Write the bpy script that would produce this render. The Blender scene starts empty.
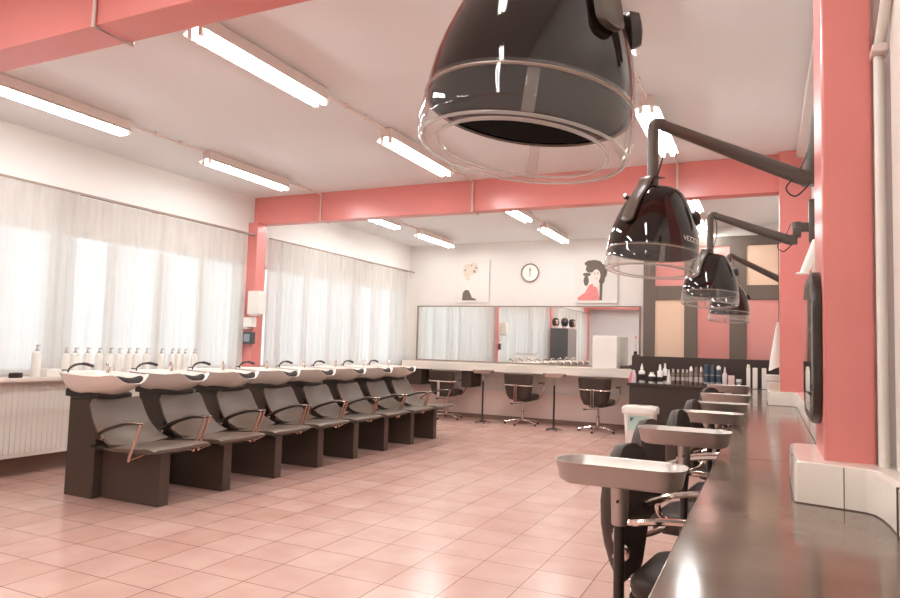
import bpy, bmesh, math, random
from mathutils import Vector, Matrix, Euler
random.seed(7)
PI = math.pi
scene = bpy.context.scene
COL = scene.collection

# ------------------------------------------------------------------ materials
def lin(c):
    c = c/255.0
    return c/12.92 if c <= 0.04045 else ((c+0.055)/1.055)**2.4
def rgb(r, g, b): return (lin(r), lin(g), lin(b), 1.0)

def new_mat(name):
    m = bpy.data.materials.new(name); m.use_nodes = True
    nt = m.node_tree
    for n in list(nt.nodes): nt.nodes.remove(n)
    out = nt.nodes.new('ShaderNodeOutputMaterial')
    return m, nt, out

def principled(name, col, rough=0.5, metal=0.0, spec=0.5, noise=0.0, nscale=20.0, bump=0.0, coat=0.0, stretch=(1,1,1)):
    m, nt, out = new_mat(name)
    b = nt.nodes.new('ShaderNodeBsdfPrincipled')
    b.inputs['Base Color'].default_value = col
    b.inputs['Roughness'].default_value = rough
    b.inputs['Metallic'].default_value = metal
    b.inputs['Specular IOR Level'].default_value = spec
    b.inputs['Coat Weight'].default_value = coat
    b.inputs['Coat Roughness'].default_value = 0.05
    nt.links.new(b.outputs[0], out.inputs[0])
    tc = nt.nodes.new('ShaderNodeTexCoord')
    mp = nt.nodes.new('ShaderNodeMapping'); mp.inputs['Scale'].default_value = stretch
    nt.links.new(tc.outputs['Object'], mp.inputs[0])
    nz = nt.nodes.new('ShaderNodeTexNoise'); nz.inputs['Scale'].default_value = nscale
    nz.inputs['Detail'].default_value = 4
    nt.links.new(mp.outputs[0], nz.inputs['Vector'])
    hsv = nt.nodes.new('ShaderNodeMix'); hsv.data_type = 'RGBA'; hsv.blend_type = 'MIX'
    hsv.inputs[6].default_value = tuple(c*(1-noise) for c in col[:3])+(1,)
    hsv.inputs[7].default_value = tuple(min(1, c*(1+noise)) for c in col[:3])+(1,)
    nt.links.new(nz.outputs['Fac'], hsv.inputs[0])
    nt.links.new(hsv.outputs[2], b.inputs['Base Color'])
    if bump > 0:
        bp = nt.nodes.new('ShaderNodeBump'); bp.inputs['Strength'].default_value = bump
        bp.inputs['Distance'].default_value = 0.004
        nt.links.new(nz.outputs['Fac'], bp.inputs['Height']); nt.links.new(bp.outputs[0], b.inputs['Normal'])
    return m

def emitter(name, col, strength):
    m, nt, out = new_mat(name)
    e = nt.nodes.new('ShaderNodeEmission'); e.inputs[0].default_value = col; e.inputs[1].default_value = strength
    nt.links.new(e.outputs[0], out.inputs[0])
    return m

def clear_mat(name, tint, refl_rough=0.02, ior=1.45, boost=1.0, milk=0.0):
    m, nt, out = new_mat(name)
    t = nt.nodes.new('ShaderNodeBsdfTransparent'); t.inputs[0].default_value = tint
    g = nt.nodes.new('ShaderNodeBsdfGlossy'); g.inputs['Roughness'].default_value = refl_rough
    lw = nt.nodes.new('ShaderNodeLayerWeight'); lw.inputs[0].default_value = 0.5
    pw = nt.nodes.new('ShaderNodeMath'); pw.operation = 'POWER'; pw.inputs[1].default_value = 4.0
    nt.links.new(lw.outputs['Facing'], pw.inputs[0])
    ml = nt.nodes.new('ShaderNodeMath'); ml.operation = 'MULTIPLY_ADD'; ml.inputs[1].default_value = 0.8; ml.inputs[2].default_value = 0.045*boost; ml.use_clamp = True
    nt.links.new(pw.outputs[0], ml.inputs[0])
    mx = nt.nodes.new('ShaderNodeMixShader')
    nt.links.new(ml.outputs[0], mx.inputs[0]); nt.links.new(t.outputs[0], mx.inputs[1]); nt.links.new(g.outputs[0], mx.inputs[2])
    if milk > 0:
        df = nt.nodes.new('ShaderNodeBsdfDiffuse'); df.inputs[0].default_value = (0.9, 0.86, 0.83, 1)
        tl = nt.nodes.new('ShaderNodeBsdfTranslucent'); tl.inputs[0].default_value = (0.9, 0.86, 0.83, 1)
        ma = nt.nodes.new('ShaderNodeMixShader'); ma.inputs[0].default_value = 0.5
        nt.links.new(df.outputs[0], ma.inputs[1]); nt.links.new(tl.outputs[0], ma.inputs[2])
        mk = nt.nodes.new('ShaderNodeMixShader'); mk.inputs[0].default_value = milk
        nt.links.new(mx.outputs[0], mk.inputs[1]); nt.links.new(ma.outputs[0], mk.inputs[2]); nt.links.new(mk.outputs[0], out.inputs[0])
    else: nt.links.new(mx.outputs[0], out.inputs[0])
    return m

def curtain_mat():
    m, nt, out = new_mat('sheer_fabric')
    t = nt.nodes.new('ShaderNodeBsdfTransparent'); t.inputs[0].default_value = (0.98, 0.98, 0.98, 1)
    tl = nt.nodes.new('ShaderNodeBsdfTranslucent'); tl.inputs[0].default_value = (0.88, 0.86, 0.84, 1)
    df = nt.nodes.new('ShaderNodeBsdfDiffuse'); df.inputs[0].default_value = (0.66, 0.62, 0.59, 1)
    m1 = nt.nodes.new('ShaderNodeMixShader'); m1.inputs[0].default_value = 0.25
    nt.links.new(tl.outputs[0], m1.inputs[1]); nt.links.new(df.outputs[0], m1.inputs[2])
    # vertical thread density
    tc = nt.nodes.new('ShaderNodeTexCoord'); mp = nt.nodes.new('ShaderNodeMapping')
    mp.inputs['Scale'].default_value = (1, 9, 0.2)
    nt.links.new(tc.outputs['Object'], mp.inputs[0])
    nz = nt.nodes.new('ShaderNodeTexNoise'); nz.inputs['Scale'].default_value = 1.0; nz.inputs['Detail'].default_value = 3
    nt.links.new(mp.outputs[0], nz.inputs['Vector'])
    mr = nt.nodes.new('ShaderNodeMapRange'); mr.inputs[1].default_value = 0.3; mr.inputs[2].default_value = 0.7
    mr.inputs[3].default_value = 0.68; mr.inputs[4].default_value = 0.80
    nt.links.new(nz.outputs['Fac'], mr.inputs[0])
    mx = nt.nodes.new('ShaderNodeMixShader')
    nt.links.new(mr.outputs[0], mx.inputs[0]); nt.links.new(t.outputs[0], mx.inputs[1]); nt.links.new(m1.outputs[0], mx.inputs[2])
    nt.links.new(mx.outputs[0], out.inputs[0])
    return m

def floor_mat():
    m, nt, out = new_mat('salmon_tiles')
    b = nt.nodes.new('ShaderNodeBsdfPrincipled')
    geo = nt.nodes.new('ShaderNodeNewGeometry')
    mp = nt.nodes.new('ShaderNodeMapping'); mp.inputs['Location'].default_value = (2.228+0.334*12, -3.937+0.334*30, 0)
    nt.links.new(geo.outputs['Position'], mp.inputs[0])
    br = nt.nodes.new('ShaderNodeTexBrick'); br.offset = 0.0; br.squash = 1.0
    br.inputs['Scale'].default_value = 1.0; br.inputs['Brick Width'].default_value = 0.334; br.inputs['Row Height'].default_value = 0.334
    br.inputs['Mortar Size'].default_value = 0.0028; br.inputs['Mortar Smooth'].default_value = 0.1; br.inputs['Bias'].default_value = 0.0
    br.inputs['Color1'].default_value = FLOOR1; br.inputs['Color2'].default_value = FLOOR2
    br.inputs['Mortar'].default_value = rgb(128, 80, 68)
    nt.links.new(mp.outputs[0], br.inputs['Vector'])
    nz = nt.nodes.new('ShaderNodeTexNoise'); nz.inputs['Scale'].default_value = 3.5; nz.inputs['Detail'].default_value = 6
    nt.links.new(mp.outputs[0], nz.inputs['Vector'])
    mx = nt.nodes.new('ShaderNodeMix'); mx.data_type = 'RGBA'; mx.blend_type = 'OVERLAY'; mx.inputs[0].default_value = 0.22
    nt.links.new(br.outputs['Color'], mx.inputs[6]); nt.links.new(nz.outputs['Fac'], mx.inputs[7])
    nt.links.new(mx.outputs[2], b.inputs['Base Color'])
    rr = nt.nodes.new('ShaderNodeMapRange'); rr.inputs[3].default_value = 0.12; rr.inputs[4].default_value = 0.3
    nt.links.new(nz.outputs['Fac'], rr.inputs[0]); nt.links.new(rr.outputs[0], b.inputs['Roughness'])
    b.inputs['Specular IOR Level'].default_value = 0.5
    bp = nt.nodes.new('ShaderNodeBump'); bp.inputs['Strength'].default_value = 0.35; bp.inputs['Distance'].default_value = 0.002
    inv = nt.nodes.new('ShaderNodeMath'); inv.operation = 'SUBTRACT'; inv.inputs[0].default_value = 1.0
    nt.links.new(br.outputs['Fac'], inv.inputs[1]); nt.links.new(inv.outputs[0], bp.inputs['Height'])
    nt.links.new(bp.outputs[0], b.inputs['Normal'])
    nt.links.new(b.outputs[0], out.inputs[0])
    return m

def counter_mat():
    m, nt, out = new_mat('worn_dark_laminate')
    b = nt.nodes.new('ShaderNodeBsdfPrincipled')
    geo = nt.nodes.new('ShaderNodeNewGeometry')
    nz = nt.nodes.new('ShaderNodeTexNoise'); nz.inputs['Scale'].default_value = 5; nz.inputs['Detail'].default_value = 8
    nt.links.new(geo.outputs['Position'], nz.inputs['Vector'])
    n2 = nt.nodes.new('ShaderNodeTexNoise'); n2.inputs['Scale'].default_value = 240; n2.inputs['Detail'].default_value = 2
    nt.links.new(geo.outputs['Position'], n2.inputs['Vector'])
    cr = nt.nodes.new('ShaderNodeMix'); cr.data_type = 'RGBA'
    cr.inputs[6].default_value = rgb(98, 83, 72); cr.inputs[7].default_value = rgb(134, 117, 103)
    nt.links.new(nz.outputs['Fac'], cr.inputs[0])
    mx = nt.nodes.new('ShaderNodeMix'); mx.data_type = 'RGBA'; mx.blend_type = 'OVERLAY'; mx.inputs[0].default_value = 0.15
    nt.links.new(cr.outputs[2], mx.inputs[6]); nt.links.new(n2.outputs['Fac'], mx.inputs[7])
    nt.links.new(mx.outputs[2], b.inputs['Base Color'])
    rr = nt.nodes.new('ShaderNodeMapRange'); rr.inputs[3].default_value = 0.06; rr.inputs[4].default_value = 0.2
    nt.links.new(nz.outputs['Fac'], rr.inputs[0]); nt.links.new(rr.outputs[0], b.inputs['Roughness'])
    b.inputs['Specular IOR Level'].default_value = 0.3
    nt.links.new(b.outputs[0], out.inputs[0])
    return m

FLOOR1 = rgb(214, 176, 164); FLOOR2 = rgb(206, 164, 151)
M = {}
M['floor'] = floor_mat()
M['ceiling'] = principled('ceiling_paint', rgb(230, 230, 229), 0.9, noise=0.02, nscale=2)
M['wall'] = principled('wall_paint', rgb(224, 217, 211), 0.85, noise=0.02, nscale=3, bump=0.05)
M['pink'] = principled('pink_gloss_paint', rgb(218, 132, 126), 0.28, noise=0.04, nscale=5, bump=0.06)
M['pink_flat'] = principled('pink_panel', rgb(216, 146, 139), 0.55, noise=0.03, nscale=5)
M['rose'] = principled('rose_panel', rgb(202, 132, 125), 0.55, noise=0.03, nscale=5)
M['beige'] = principled('beige_panel', rgb(226, 194, 168), 0.55, noise=0.03, nscale=5)
M['gridwood'] = principled('grey_brown_wood', rgb(98, 86, 76), 0.5, noise=0.15, nscale=8, stretch=(6, 6, 0.6))
M['darkwood'] = principled('dark_brown_laminate', rgb(58, 43, 36), 0.6, noise=0.12, nscale=10)
M['trimwood'] = principled('brown_skirting', rgb(136, 108, 94), 0.5, noise=0.1, nscale=8)
M['white_tile'] = principled('white_glazed_tile', rgb(238, 228, 216), 0.12, noise=0.03, nscale=4)
M['tilejoint'] = principled('dark_joint', rgb(90, 70, 62), 0.8)
M['white_plastic'] = principled('white_plastic', rgb(240, 234, 226), 0.35, noise=0.02, nscale=6)
M['white_metal'] = principled('white_enamel', rgb(232, 224, 214), 0.3, noise=0.02, nscale=6)
M['cream'] = principled('cream_plastic', rgb(236, 222, 200), 0.45, noise=0.03)
M['fixture'] = principled('fixture_enamel', rgb(222, 204, 194), 0.4, noise=0.02)
M['tube'] = emitter('fluorescent_glow', (0.95, 1.0, 1.0, 1), 60.0)
M['ceramic'] = principled('white_ceramic', rgb(246, 232, 222), 0.12, noise=0.01, coat=0.3)
M['leather'] = principled('brown_black_leather', rgb(94, 79, 68), 0.42, noise=0.1, nscale=60, bump=0.12)
M['blackseat'] = principled('black_vinyl', rgb(66, 53, 46), 0.5, spec=0.3, noise=0.1, nscale=60, bump=0.1)
M['unitbody'] = principled('dark_unit_laminate', rgb(74, 60, 51), 0.42, noise=0.08, nscale=12)
M['blackplastic'] = principled('black_plastic', rgb(48, 38, 33), 0.35, noise=0.05)
M['rubber'] = principled('black_rubber', rgb(40, 30, 26), 0.7, noise=0.05)
M['chrome'] = principled('chrome', rgb(226, 214, 206), 0.12, metal=1.0, noise=0.01)
M['copper'] = principled('warm_chrome', rgb(188, 158, 144), 0.22, metal=1.0, noise=0.02)
M['tray'] = principled('brushed_aluminium', rgb(184, 175, 168), 0.36, metal=0.8, noise=0.08, nscale=30, stretch=(1, 8, 8))
M['hood'] = principled('gloss_black_shell', rgb(30, 20, 16), 0.05, noise=0.02, coat=0.0, spec=0.55)
M['hoodinner'] = principled('matt_black_liner', rgb(36, 28, 24), 0.7, noise=0.1)
M['armgrey'] = principled('dark_grey_arm', rgb(84, 72, 64), 0.35, noise=0.05)
M['visor'] = clear_mat('clear_visor', (0.955, 0.93, 0.915, 1), 0.03, 1.5, 1.2, 0.08)
M['visoredge'] = clear_mat('visor_edge', (0.95, 0.93, 0.92, 1), 0.03, 1.5, 2.0, 0.3)
M['glass'] = clear_mat('window_glass', (0.97, 0.98, 0.98, 1), 0.0, 1.45, 1.0)
M['mirror'] = principled('silver_mirror', rgb(236, 236, 234), 0.01, metal=1.0)
M['curtain'] = curtain_mat()
M['frame_white'] = principled('window_frame_paint', rgb(222, 214, 206), 0.5)
M['mframe'] = principled('mirror_frame', rgb(140, 120, 108), 0.45)
M['counter'] = counter_mat()
M['blue'] = principled('navy_plastic', rgb(66, 78, 94), 0.35)
M['brownbottle'] = principled('taupe_plastic', rgb(120, 102, 90), 0.3)
M['silver'] = principled('silver_plastic', rgb(196, 186, 178), 0.3, metal=0.3)
M['pinkbox'] = principled('pale_pink_card', rgb(236, 206, 196), 0.6)
M['greylabel'] = principled('mint_label', rgb(186, 214, 204), 0.6)
M['ink'] = principled('dark_ink', rgb(70, 62, 58), 0.7)
M['slate'] = principled('blue_grey_paint', rgb(150, 156, 160), 0.6)
M['canvas'] = principled('canvas_white', rgb(220, 213, 207), 0.85, noise=0.02)
M['hairprint'] = principled('dark_hair_print', rgb(104, 92, 84), 0.85, noise=0.2, nscale=25)
M['paleprint'] = principled('pale_skin_print', rgb(238, 214, 204), 0.85)
M['redprint'] = principled('rose_garment_print', rgb(216, 132, 130), 0.85, noise=0.2, nscale=14)
M['strawprint'] = principled('straw_flower_print', rgb(208, 194, 178), 0.85, noise=0.3, nscale=40)
M['skin'] = principled('mannequin_skin', rgb(226, 180, 164), 0.5)
M['hairdark'] = principled('wig_hair', rgb(50, 36, 32), 0.5, noise=0.3, nscale=60)
M['pinkbright'] = principled('bright_pink_plastic', rgb(232, 120, 140), 0.4)
M['lilac'] = principled('pale_lilac_plastic', rgb(226, 212, 214), 0.35)
M['darkcab'] = principled('charcoal_cabinet', rgb(84, 82, 82), 0.5)
M['greycab'] = principled('grey_cabinet_side', rgb(150, 142, 138), 0.5)
M['panelpink'] = principled('pinkish_wall_tile', rgb(236, 212, 202), 0.4, noise=0.02)

# ------------------------------------------------------------------ mesh helper
class MB:
    def __init__(self): self.bm = bmesh.new(); self.flat = True
    def _merge(self, b):
        me = bpy.data.meshes.new('tmp'); b.to_mesh(me); b.free(); self.bm.from_mesh(me); bpy.data.meshes.remove(me)
    def box(self, x0, x1, y0, y1, z0, z1, bev=0.0, seg=2, M4=None):
        b = bmesh.new(); bmesh.ops.create_cube(b, size=1.0)
        for v in b.verts:
            v.co = Vector(((x0+x1)/2+v.co.x*(x1-x0), (y0+y1)/2+v.co.y*(y1-y0), (z0+z1)/2+v.co.z*(z1-z0)))
        if bev > 0: bmesh.ops.bevel(b, geom=b.edges[:], offset=bev, segments=seg, profile=0.5, affect='EDGES')
        if M4 is not None: bmesh.ops.transform(b, matrix=M4, verts=b.verts[:])
        self._merge(b); return self
    def loft(self, rings, cap0=True, cap1=True, closed=False, wrap=True):
        self.flat = False
        b = bmesh.new(); R = [[b.verts.new(Vector(p)) for p in r] for r in rings]; n = len(R[0])
        m = len(R)
        for i in range(m if closed else m-1):
            A, B = R[i], R[(i+1) % m]
            for j in range(n if wrap else n-1):
                k = (j+1) % n
                b.faces.new((A[j], A[k], B[k], B[j]))
        if not closed and wrap:
            if cap0: b.faces.new(list(reversed(R[0])))
            if cap1: b.faces.new(R[-1])
        bmesh.ops.recalc_face_normals(b, faces=b.faces[:])
        self._merge(b); return self
    def tube(self, path, r, seg=8, closed=False, flat=1.0):
        P = [Vector(p) for p in path]; n = len(P); rings = []; up = None
        rr = r if isinstance(r, (list, tuple)) else [r]*n
        for i in range(n):
            if closed: d = P[(i+1) % n]-P[i-1]
            else: d = P[min(i+1, n-1)]-P[max(i-1, 0)]
            d.normalize()
            if up is None:
                up = Vector((0, 0, 1)) if abs(d.z) < 0.9 else Vector((1, 0, 0))
            s = d.cross(up)
            if s.length < 1e-5: s = d.cross(Vector((0, 1, 0)))
            s.normalize(); up = s.cross(d).normalized()
            rings.append([P[i]+s*math.cos(a)*rr[i]+up*math.sin(a)*rr[i]*flat for a in [2*PI*k/seg for k in range(seg)]])
        return self.loft(rings, closed=closed)
    def lathe(self, prof, c=(0, 0, 0), seg=20, M4=None, sx=1.0, sy=1.0, cap=True):
        rings = []
        for r, z in prof:
            rings.append([Vector((c[0]+sx*r*math.cos(2*PI*k/seg), c[1]+sy*r*math.sin(2*PI*k/seg), c[2]+z)) for k in range(seg)])
        if M4 is not None: rings = [[M4 @ p for p in r] for r in rings]
        return self.loft(rings, cap0=cap, cap1=cap)
    def cyl(self, p0, p1, r, seg=12): return self.tube([p0, p1], r, seg)
    def prism(self, poly, axis, a0, a1, bev=0.0):
        def mk(p, a):
            if axis == 'x': return Vector((a, p[0], p[1]))
            if axis == 'y': return Vector((p[0], a, p[1]))
            return Vector((p[0], p[1], a))
        b = bmesh.new(); A = [b.verts.new(mk(p, a0)) for p in poly]; B = [b.verts.new(mk(p, a1)) for p in poly]; n = len(poly)
        b.faces.new(A); b.faces.new(list(reversed(B)))
        for i in range(n): b.faces.new((A[i], B[i], B[(i+1) % n], A[(i+1) % n]))
        bmesh.ops.recalc_face_normals(b, faces=b.faces[:])
        if bev > 0: bmesh.ops.bevel(b, geom=b.edges[:], offset=bev, segments=2, profile=0.5, affect='EDGES')
        self._merge(b); return self
    def xf(self, M4):
        bmesh.ops.transform(self.bm, matrix=M4, verts=self.bm.verts[:]); return self
    def build(self, name, mat, parent=None, loc=None, smooth=True, ang=40):
        if self.flat: ang = min(ang, 20)
        me = bpy.data.meshes.new(name); self.bm.to_mesh(me); self.bm.free()
        if smooth:
            for p in me.polygons: p.use_smooth = True
            me.set_sharp_from_angle(angle=math.radians(ang))
        me.materials.append(M[mat] if isinstance(mat, str) else mat)
        o = bpy.data.objects.new(name, me); COL.objects.link(o)
        if loc is not None: o.location = loc
        if parent is not None: o.parent = parent
        return o

def tag(o, label=None, cat=None, group=None, kind=None):
    if label: o['label'] = label
    if cat: o['category'] = cat
    if group: o['group'] = group
    if kind: o['kind'] = kind
    return o
def thing(name, label, cat, loc=(0, 0, 0), rz=0.0, group=None):
    o = bpy.data.objects.new(name, None); COL.objects.link(o); o.empty_display_size = 0.1
    o.location = loc; o.rotation_euler = (0, 0, rz)
    return tag(o, label, cat, group)
def children(o): return [c for c in bpy.data.objects if c.parent == o]
def copy_tree(o, parent=None):
    c = o.copy(); COL.objects.link(c)
    if parent is not None: c.parent = parent
    for ch in children(o): copy_tree(ch, c)
    return c
def struct(mb, name, mat, label=None, cat='structure', **k):
    o = mb.build(name, mat, **k); o['kind'] = 'structure'
    if label: o['label'] = label; o['category'] = cat
    return o
def rrect(w, h, r, n=6, cx=0, cy=0):
    pts = []
    for (sx, sy, a0) in ((1, 1, 0), (-1, 1, 90), (-1, -1, 180), (1, -1, 270)):
        for k in range(n+1):
            a = math.radians(a0+90*k/n)
            pts.append((cx+sx*(w/2-r)+r*math.cos(a), cy+sy*(h/2-r)+r*math.sin(a)))
    return pts
def smoothpath(pts, n=6):
    P = [Vector(p) for p in pts]; out = []
    for i in range(len(P)-1):
        p0 = P[max(i-1, 0)]; p1 = P[i]; p2 = P[i+1]; p3 = P[min(i+2, len(P)-1)]
        for k in range(n):
            t = k/n
            out.append(0.5*((2*p1)+(p2-p0)*t+(2*p0-5*p1+4*p2-p3)*t*t+(3*p1-p0-3*p2+p3)*t**3))
    out.append(P[-1]); return out

# ------------------------------------------------------------------ room dimensions
XL, XR, YB, YF, ZC = -6.36, 0.385, 11.63, -3.2, 3.25
ZS = 2.88                                     # underside of the beams
PILL = [(-2.75, -2.41), (2.22, 2.5), (7.04, 7.32)]
ZSILL, ZHEAD = 0.90, 2.35

struct(MB().box(XL-0.3, XR+0.3, YF-0.3, YB+0.3, -0.12, 0.0), 'floor', 'floor', 'floor of glossy salmon square tiles', 'floor')
struct(MB().box(XL-0.3, XR+0.3, YF-0.3, YB+0.3, ZC, ZC+0.12), 'ceiling', 'ceiling', 'plain off-white ceiling', 'ceiling')
struct(MB().box(XL-0.3, XR+0.3, YB, YB+0.2, 0, ZC), 'wall_back', 'wall', 'white back wall above the long mirror', 'wall')
struct(MB().box(XL-0.3, XR+0.3, YF-0.2, YF, 0, ZC), 'wall_front', 'ceiling', 'white wall behind the viewer', 'wall')
struct(MB().box(XR, XR+0.2, YF, YB, 0, ZC), 'wall_right', 'wall', 'white wall behind the pink columns on the right', 'wall')
bays = [(-2.41, 2.22), (2.5, 7.04), (7.32, 11.45)]
lw = MB()
lw.box(XL-0.2, XL, YF, YB, 0, ZSILL); lw.box(XL-0.2, XL, YF, YB, ZHEAD, ZC)
edges = [YF]+[e for (a, b) in bays for e in (a+0.06, b-0.06)]+[YB]
for i in range(0, len(edges), 2): lw.box(XL-0.2, XL, edges[i], edges[i+1], ZSILL, ZHEAD)
struct(lw, 'wall_left', 'wall', 'white window wall on the left', 'wall')
struct(MB().box(-1.78, XR, 11.0, YB, 0, ZC), 'wall_recess', 'wall', 'white wall block behind the panelled partition', 'wall')

# windows with mullions
mull = [[-1.8+0.64*k for k in range(6)], [3.08, 3.72, 4.35, 5.0, 5.63, 6.27], [7.78, 8.4, 9.02, 9.69, 10.36, 11.0]]
for i, (a, b) in enumerate(bays):
    a += 0.06; b -= 0.06
    f = MB()
    f.box(XL-0.06, XL-0.01, a, b, ZSILL, ZSILL+0.06); f.box(XL-0.06, XL-0.01, a, b, ZHEAD-0.05, ZHEAD)
    f.box(XL-0.06, XL-0.01, a, a+0.05, ZSILL, ZHEAD); f.box(XL-0.06, XL-0.01, b-0.05, b, ZSILL, ZHEAD)
    o = f.build('window_%d' % (i+1), 'frame_white', smooth=False); tag(o, 'wide white-framed window behind the sheer curtains, %s bay' % ('bay behind the viewer', 'near', 'far')[i].replace('bay ', ''), 'window', kind='structure')
    for y in mull[i]:
        MB().box(XL-0.05, XL-0.015, y-0.05, y+0.05, ZSILL+0.07, ZHEAD-0.07, 0.006).build('mullion', 'frame_white', o)
    ys = [a+0.03]+mull[i]+[b-0.03]
    for k in range(len(ys)-1):
        MB().box(XL-0.036, XL-0.03, ys[k], ys[k+1], ZSILL+0.04, ZHEAD-0.04).build('pane', 'glass', o, smooth=False)

# beams, pillars, columns, sills, skirting
for i, (a, b) in enumerate(((-2.7, -2.48), (2.24, 2.45), (7.14, 7.30))):
    struct(MB().box(XL, XR, a, b, ZS, ZC, 0.004), 'trim_%d' % (i+1), 'pink', 'pink ceiling beam ' + ('behind the viewer', 'nearest, crossing the top left corner', 'farther off, crossing the middle of the room')[i], 'beam')
for i, (a, b) in enumerate(PILL):
    struct(MB().box(XL, -6.2, a, b-0.1, 0, ZC if i != 2 else ZS+0.01, 0.005), 'trim_%d' % (i+4), 'pink', 'slim pink pillar between the windows, ' + ('behind the viewer', 'near the first beam', 'under the farther beam')[i], 'pillar')
struct(MB().box(0.167, 0.312, 2.5, 2.88, 0.80, ZC, 0.008), 'trim_7', 'pink', 'nearest pink column beside the counter', 'column')
struct(MB().box(0.115, XR, 7.04, 7.40, 0.80, ZC, 0.008), 'trim_8', 'pink', 'farther pink column at the end of the counter wall', 'column')
struct(MB().box(0.312, XR, 2.56, 2.88, 0.80, ZC), 'trim_9', 'wall', 'white reveal beside the nearest column', 'reveal')
struct(MB().box(0.262, XR, 2.88, 7.04, 3.17, ZC, 0.004), 'trim_10', 'wall', 'white bulkhead along the right wall', 'bulkhead')
for i, (a, b) in enumerate(bays):
    struct(MB().box(XL-0.06, -6.03, a-0.05, b+0.05, 0.865, 0.90, 0.006), 'trim_%d' % (11+i), 'fixture', 'narrow window sill, ' + ('behind the viewer', 'near bay', 'far bay')[i], 'sill')
struct(MB().box(XL, XL+0.035, YF, 11.6, 0, 0.13, 0.004).box(XL, XL+0.05, YF, 11.6, 0.13, 0.15, 0.004), 'baseboard_left', 'trimwood', 'brown skirting below the radiator', 'baseboard')
struct(MB().box(XL, XL+0.02, 5.75, 7.04, 0.16, 0.85, 0.004), 'trim_14', 'slate', 'blue-grey wall panel behind the wash units', 'panel')
struct(MB().box(XL, -1.78, YB-0.03, YB, 0, 0.075, 0.004), 'baseboard_back', 'trimwood', 'dark plinth below the long desk', 'baseboard')
struct(MB().box(XL, -1.78, YB-0.015, YB, 0.075, 0.515, 0.003), 'trim_15', 'panelpink', 'pinkish tiled lower wall below the desk', 'panel')
struct(MB().box(XL, -1.78, YB-0.012, YB, 0.53, 0.88, 0.003), 'trim_16', 'wall', 'cream upper wall band below the desk', 'panel')

# glazed splashback that wraps the columns along the counter
def offset_path(pts, d):
    out = []
    for i, p in enumerate(pts):
        a = Vector(pts[max(i-1, 0)]); c = Vector(pts[min(i+1, len(pts)-1)])
        t = (c-a).normalized(); out.append((p[0]-t.y*d, p[1]+t.x*d))
    return out
ZT = 0.842
fr = [(0.315, 0.25), (0.315, 1.6), (0.312, 2.05), (0.308, 2.22), (0.300, 2.31), (0.288, 2.36), (0.268, 2.382), (0.235, 2.392), (0.15, 2.415), (0.088, 2.43), (0.080, 2.436), (0.079, 2.45),
      (0.079, 2.70), (0.079, 2.9), (0.084, 2.918), (0.10, 2.925), (0.17, 2.925), (0.205, 2.94), (0.225, 2.98), (0.232, 3.05), (0.238, 4.0), (0.245, 5.5), (0.25, 6.85), (0.245, 6.93), (0.225, 6.97), (0.19, 6.985),
      (0.03, 6.995), (0.016, 7.0), (0.012, 7.02), (0.012, 7.42)]
def ledge(fr, z0, z1):
    mb = MB()
    rings = []
    for (x, y) in fr:
        bx, by = 0.355, y
        rings.append([(x, y, z0), (x, y, z1-0.012), (x+0.004, y, z1-0.003), (x+0.012, y, z1), (bx, by, z1), (bx, by, z0)])
    b = bmesh.new(); R = [[b.verts.new(Vector(p)) for p in r] for r in rings]
    for i in range(len(R)-1):
        for j in range(len(R[0])-1):
            try: b.faces.new((R[i][j], R[i+1][j], R[i+1][j+1], R[i][j+1]))
            except Exception: pass
    b.faces.new(R[0]); b.faces.new(list(reversed(R[-1])))
    bmesh.ops.recalc_face_normals(b, faces=b.faces[:])
    mb._merge(b); return mb
sp = struct(ledge(fr, ZT, 0.972), 'trim_17', 'white_tile', 'white glazed tile splashback stepping around the columns', 'splashback', ang=50)
jt = MB()
for (x, y, nx, ny) in ((0.2125, 2.3995, 0, -1), (0.079, 2.62, -1, 0), (0.236, 3.6, -1, 0), (0.242, 4.8, -1, 0)):
    if ny: jt.box(x-0.0012, x+0.0012, y-0.0025, y+0.004, ZT, 0.968)
    else: jt.box(x-0.0012, x+0.003, y-0.0015, y+0.0015, ZT, 0.968)
for y in (1.3, 1.75, 2.12): jt.box(0.306 if y > 2 else 0.3135, 0.3165, y-0.0015, y+0.0015, ZT, 0.968)
jt.build('tile_joint', 'tilejoint', sp, smooth=False)
# dark sealant line where the tiles meet the counter
sl = MB(); sl.tube([(x-0.001, y-0.001, ZT+0.0015) for x, y in fr], 0.0022, 6); sl.build('sealant', 'tilejoint', sp)

# ------------------------------------------------------------------ curtains + rails
def curtain(y0, y1, x, z0, z1, seed, dens):
    rnd = random.Random(seed); n = int((y1-y0)/0.011); ph = 0; ys = []
    cols = []
    amp = 0.02; target = 0.02; freq = dens
    for i in range(n+1):
        y = y0+(y1-y0)*i/n
        if i % 14 == 0: target = rnd.uniform(0.006, 0.024); freq = dens*rnd.uniform(0.65, 1.5)
        amp += (target-amp)*0.12; ph += freq*(y1-y0)/n*2*PI
        cols.append((y, amp*math.sin(ph)+0.4*amp*math.sin(2.3*ph+1), rnd.uniform(-1, 1)))
    zs = [z0, z0+0.5*(z1-z0), z1-0.22, z1-0.08, z1]
    rings = []
    for (y, dx, q) in cols:
        rings.append([(x+dx*s, y+0.012*math.sin(y*9)*(1 if k == 0 else 0), z) for k, (z, s) in enumerate(zip(zs, (1.1, 1.0, 0.8, 0.45, 0.3)))])
    return MB().loft(rings, wrap=False)
cl = [('sheer white curtain panel at the left edge, overlapping at the seam', 2.56, 4.44, 1), ('sheer white curtain between the seam and the pink pillar', 4.26, 6.92, 2),
      ('sheer white curtain beyond the pink pillar, left half of the far bay', 7.25, 9.5, 3), ('sheer white curtain in the far corner beside the back wall', 9.4, 11.42, 4),
      ('sheer white curtain behind the viewer', -2.35, 2.16, 5)]
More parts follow.
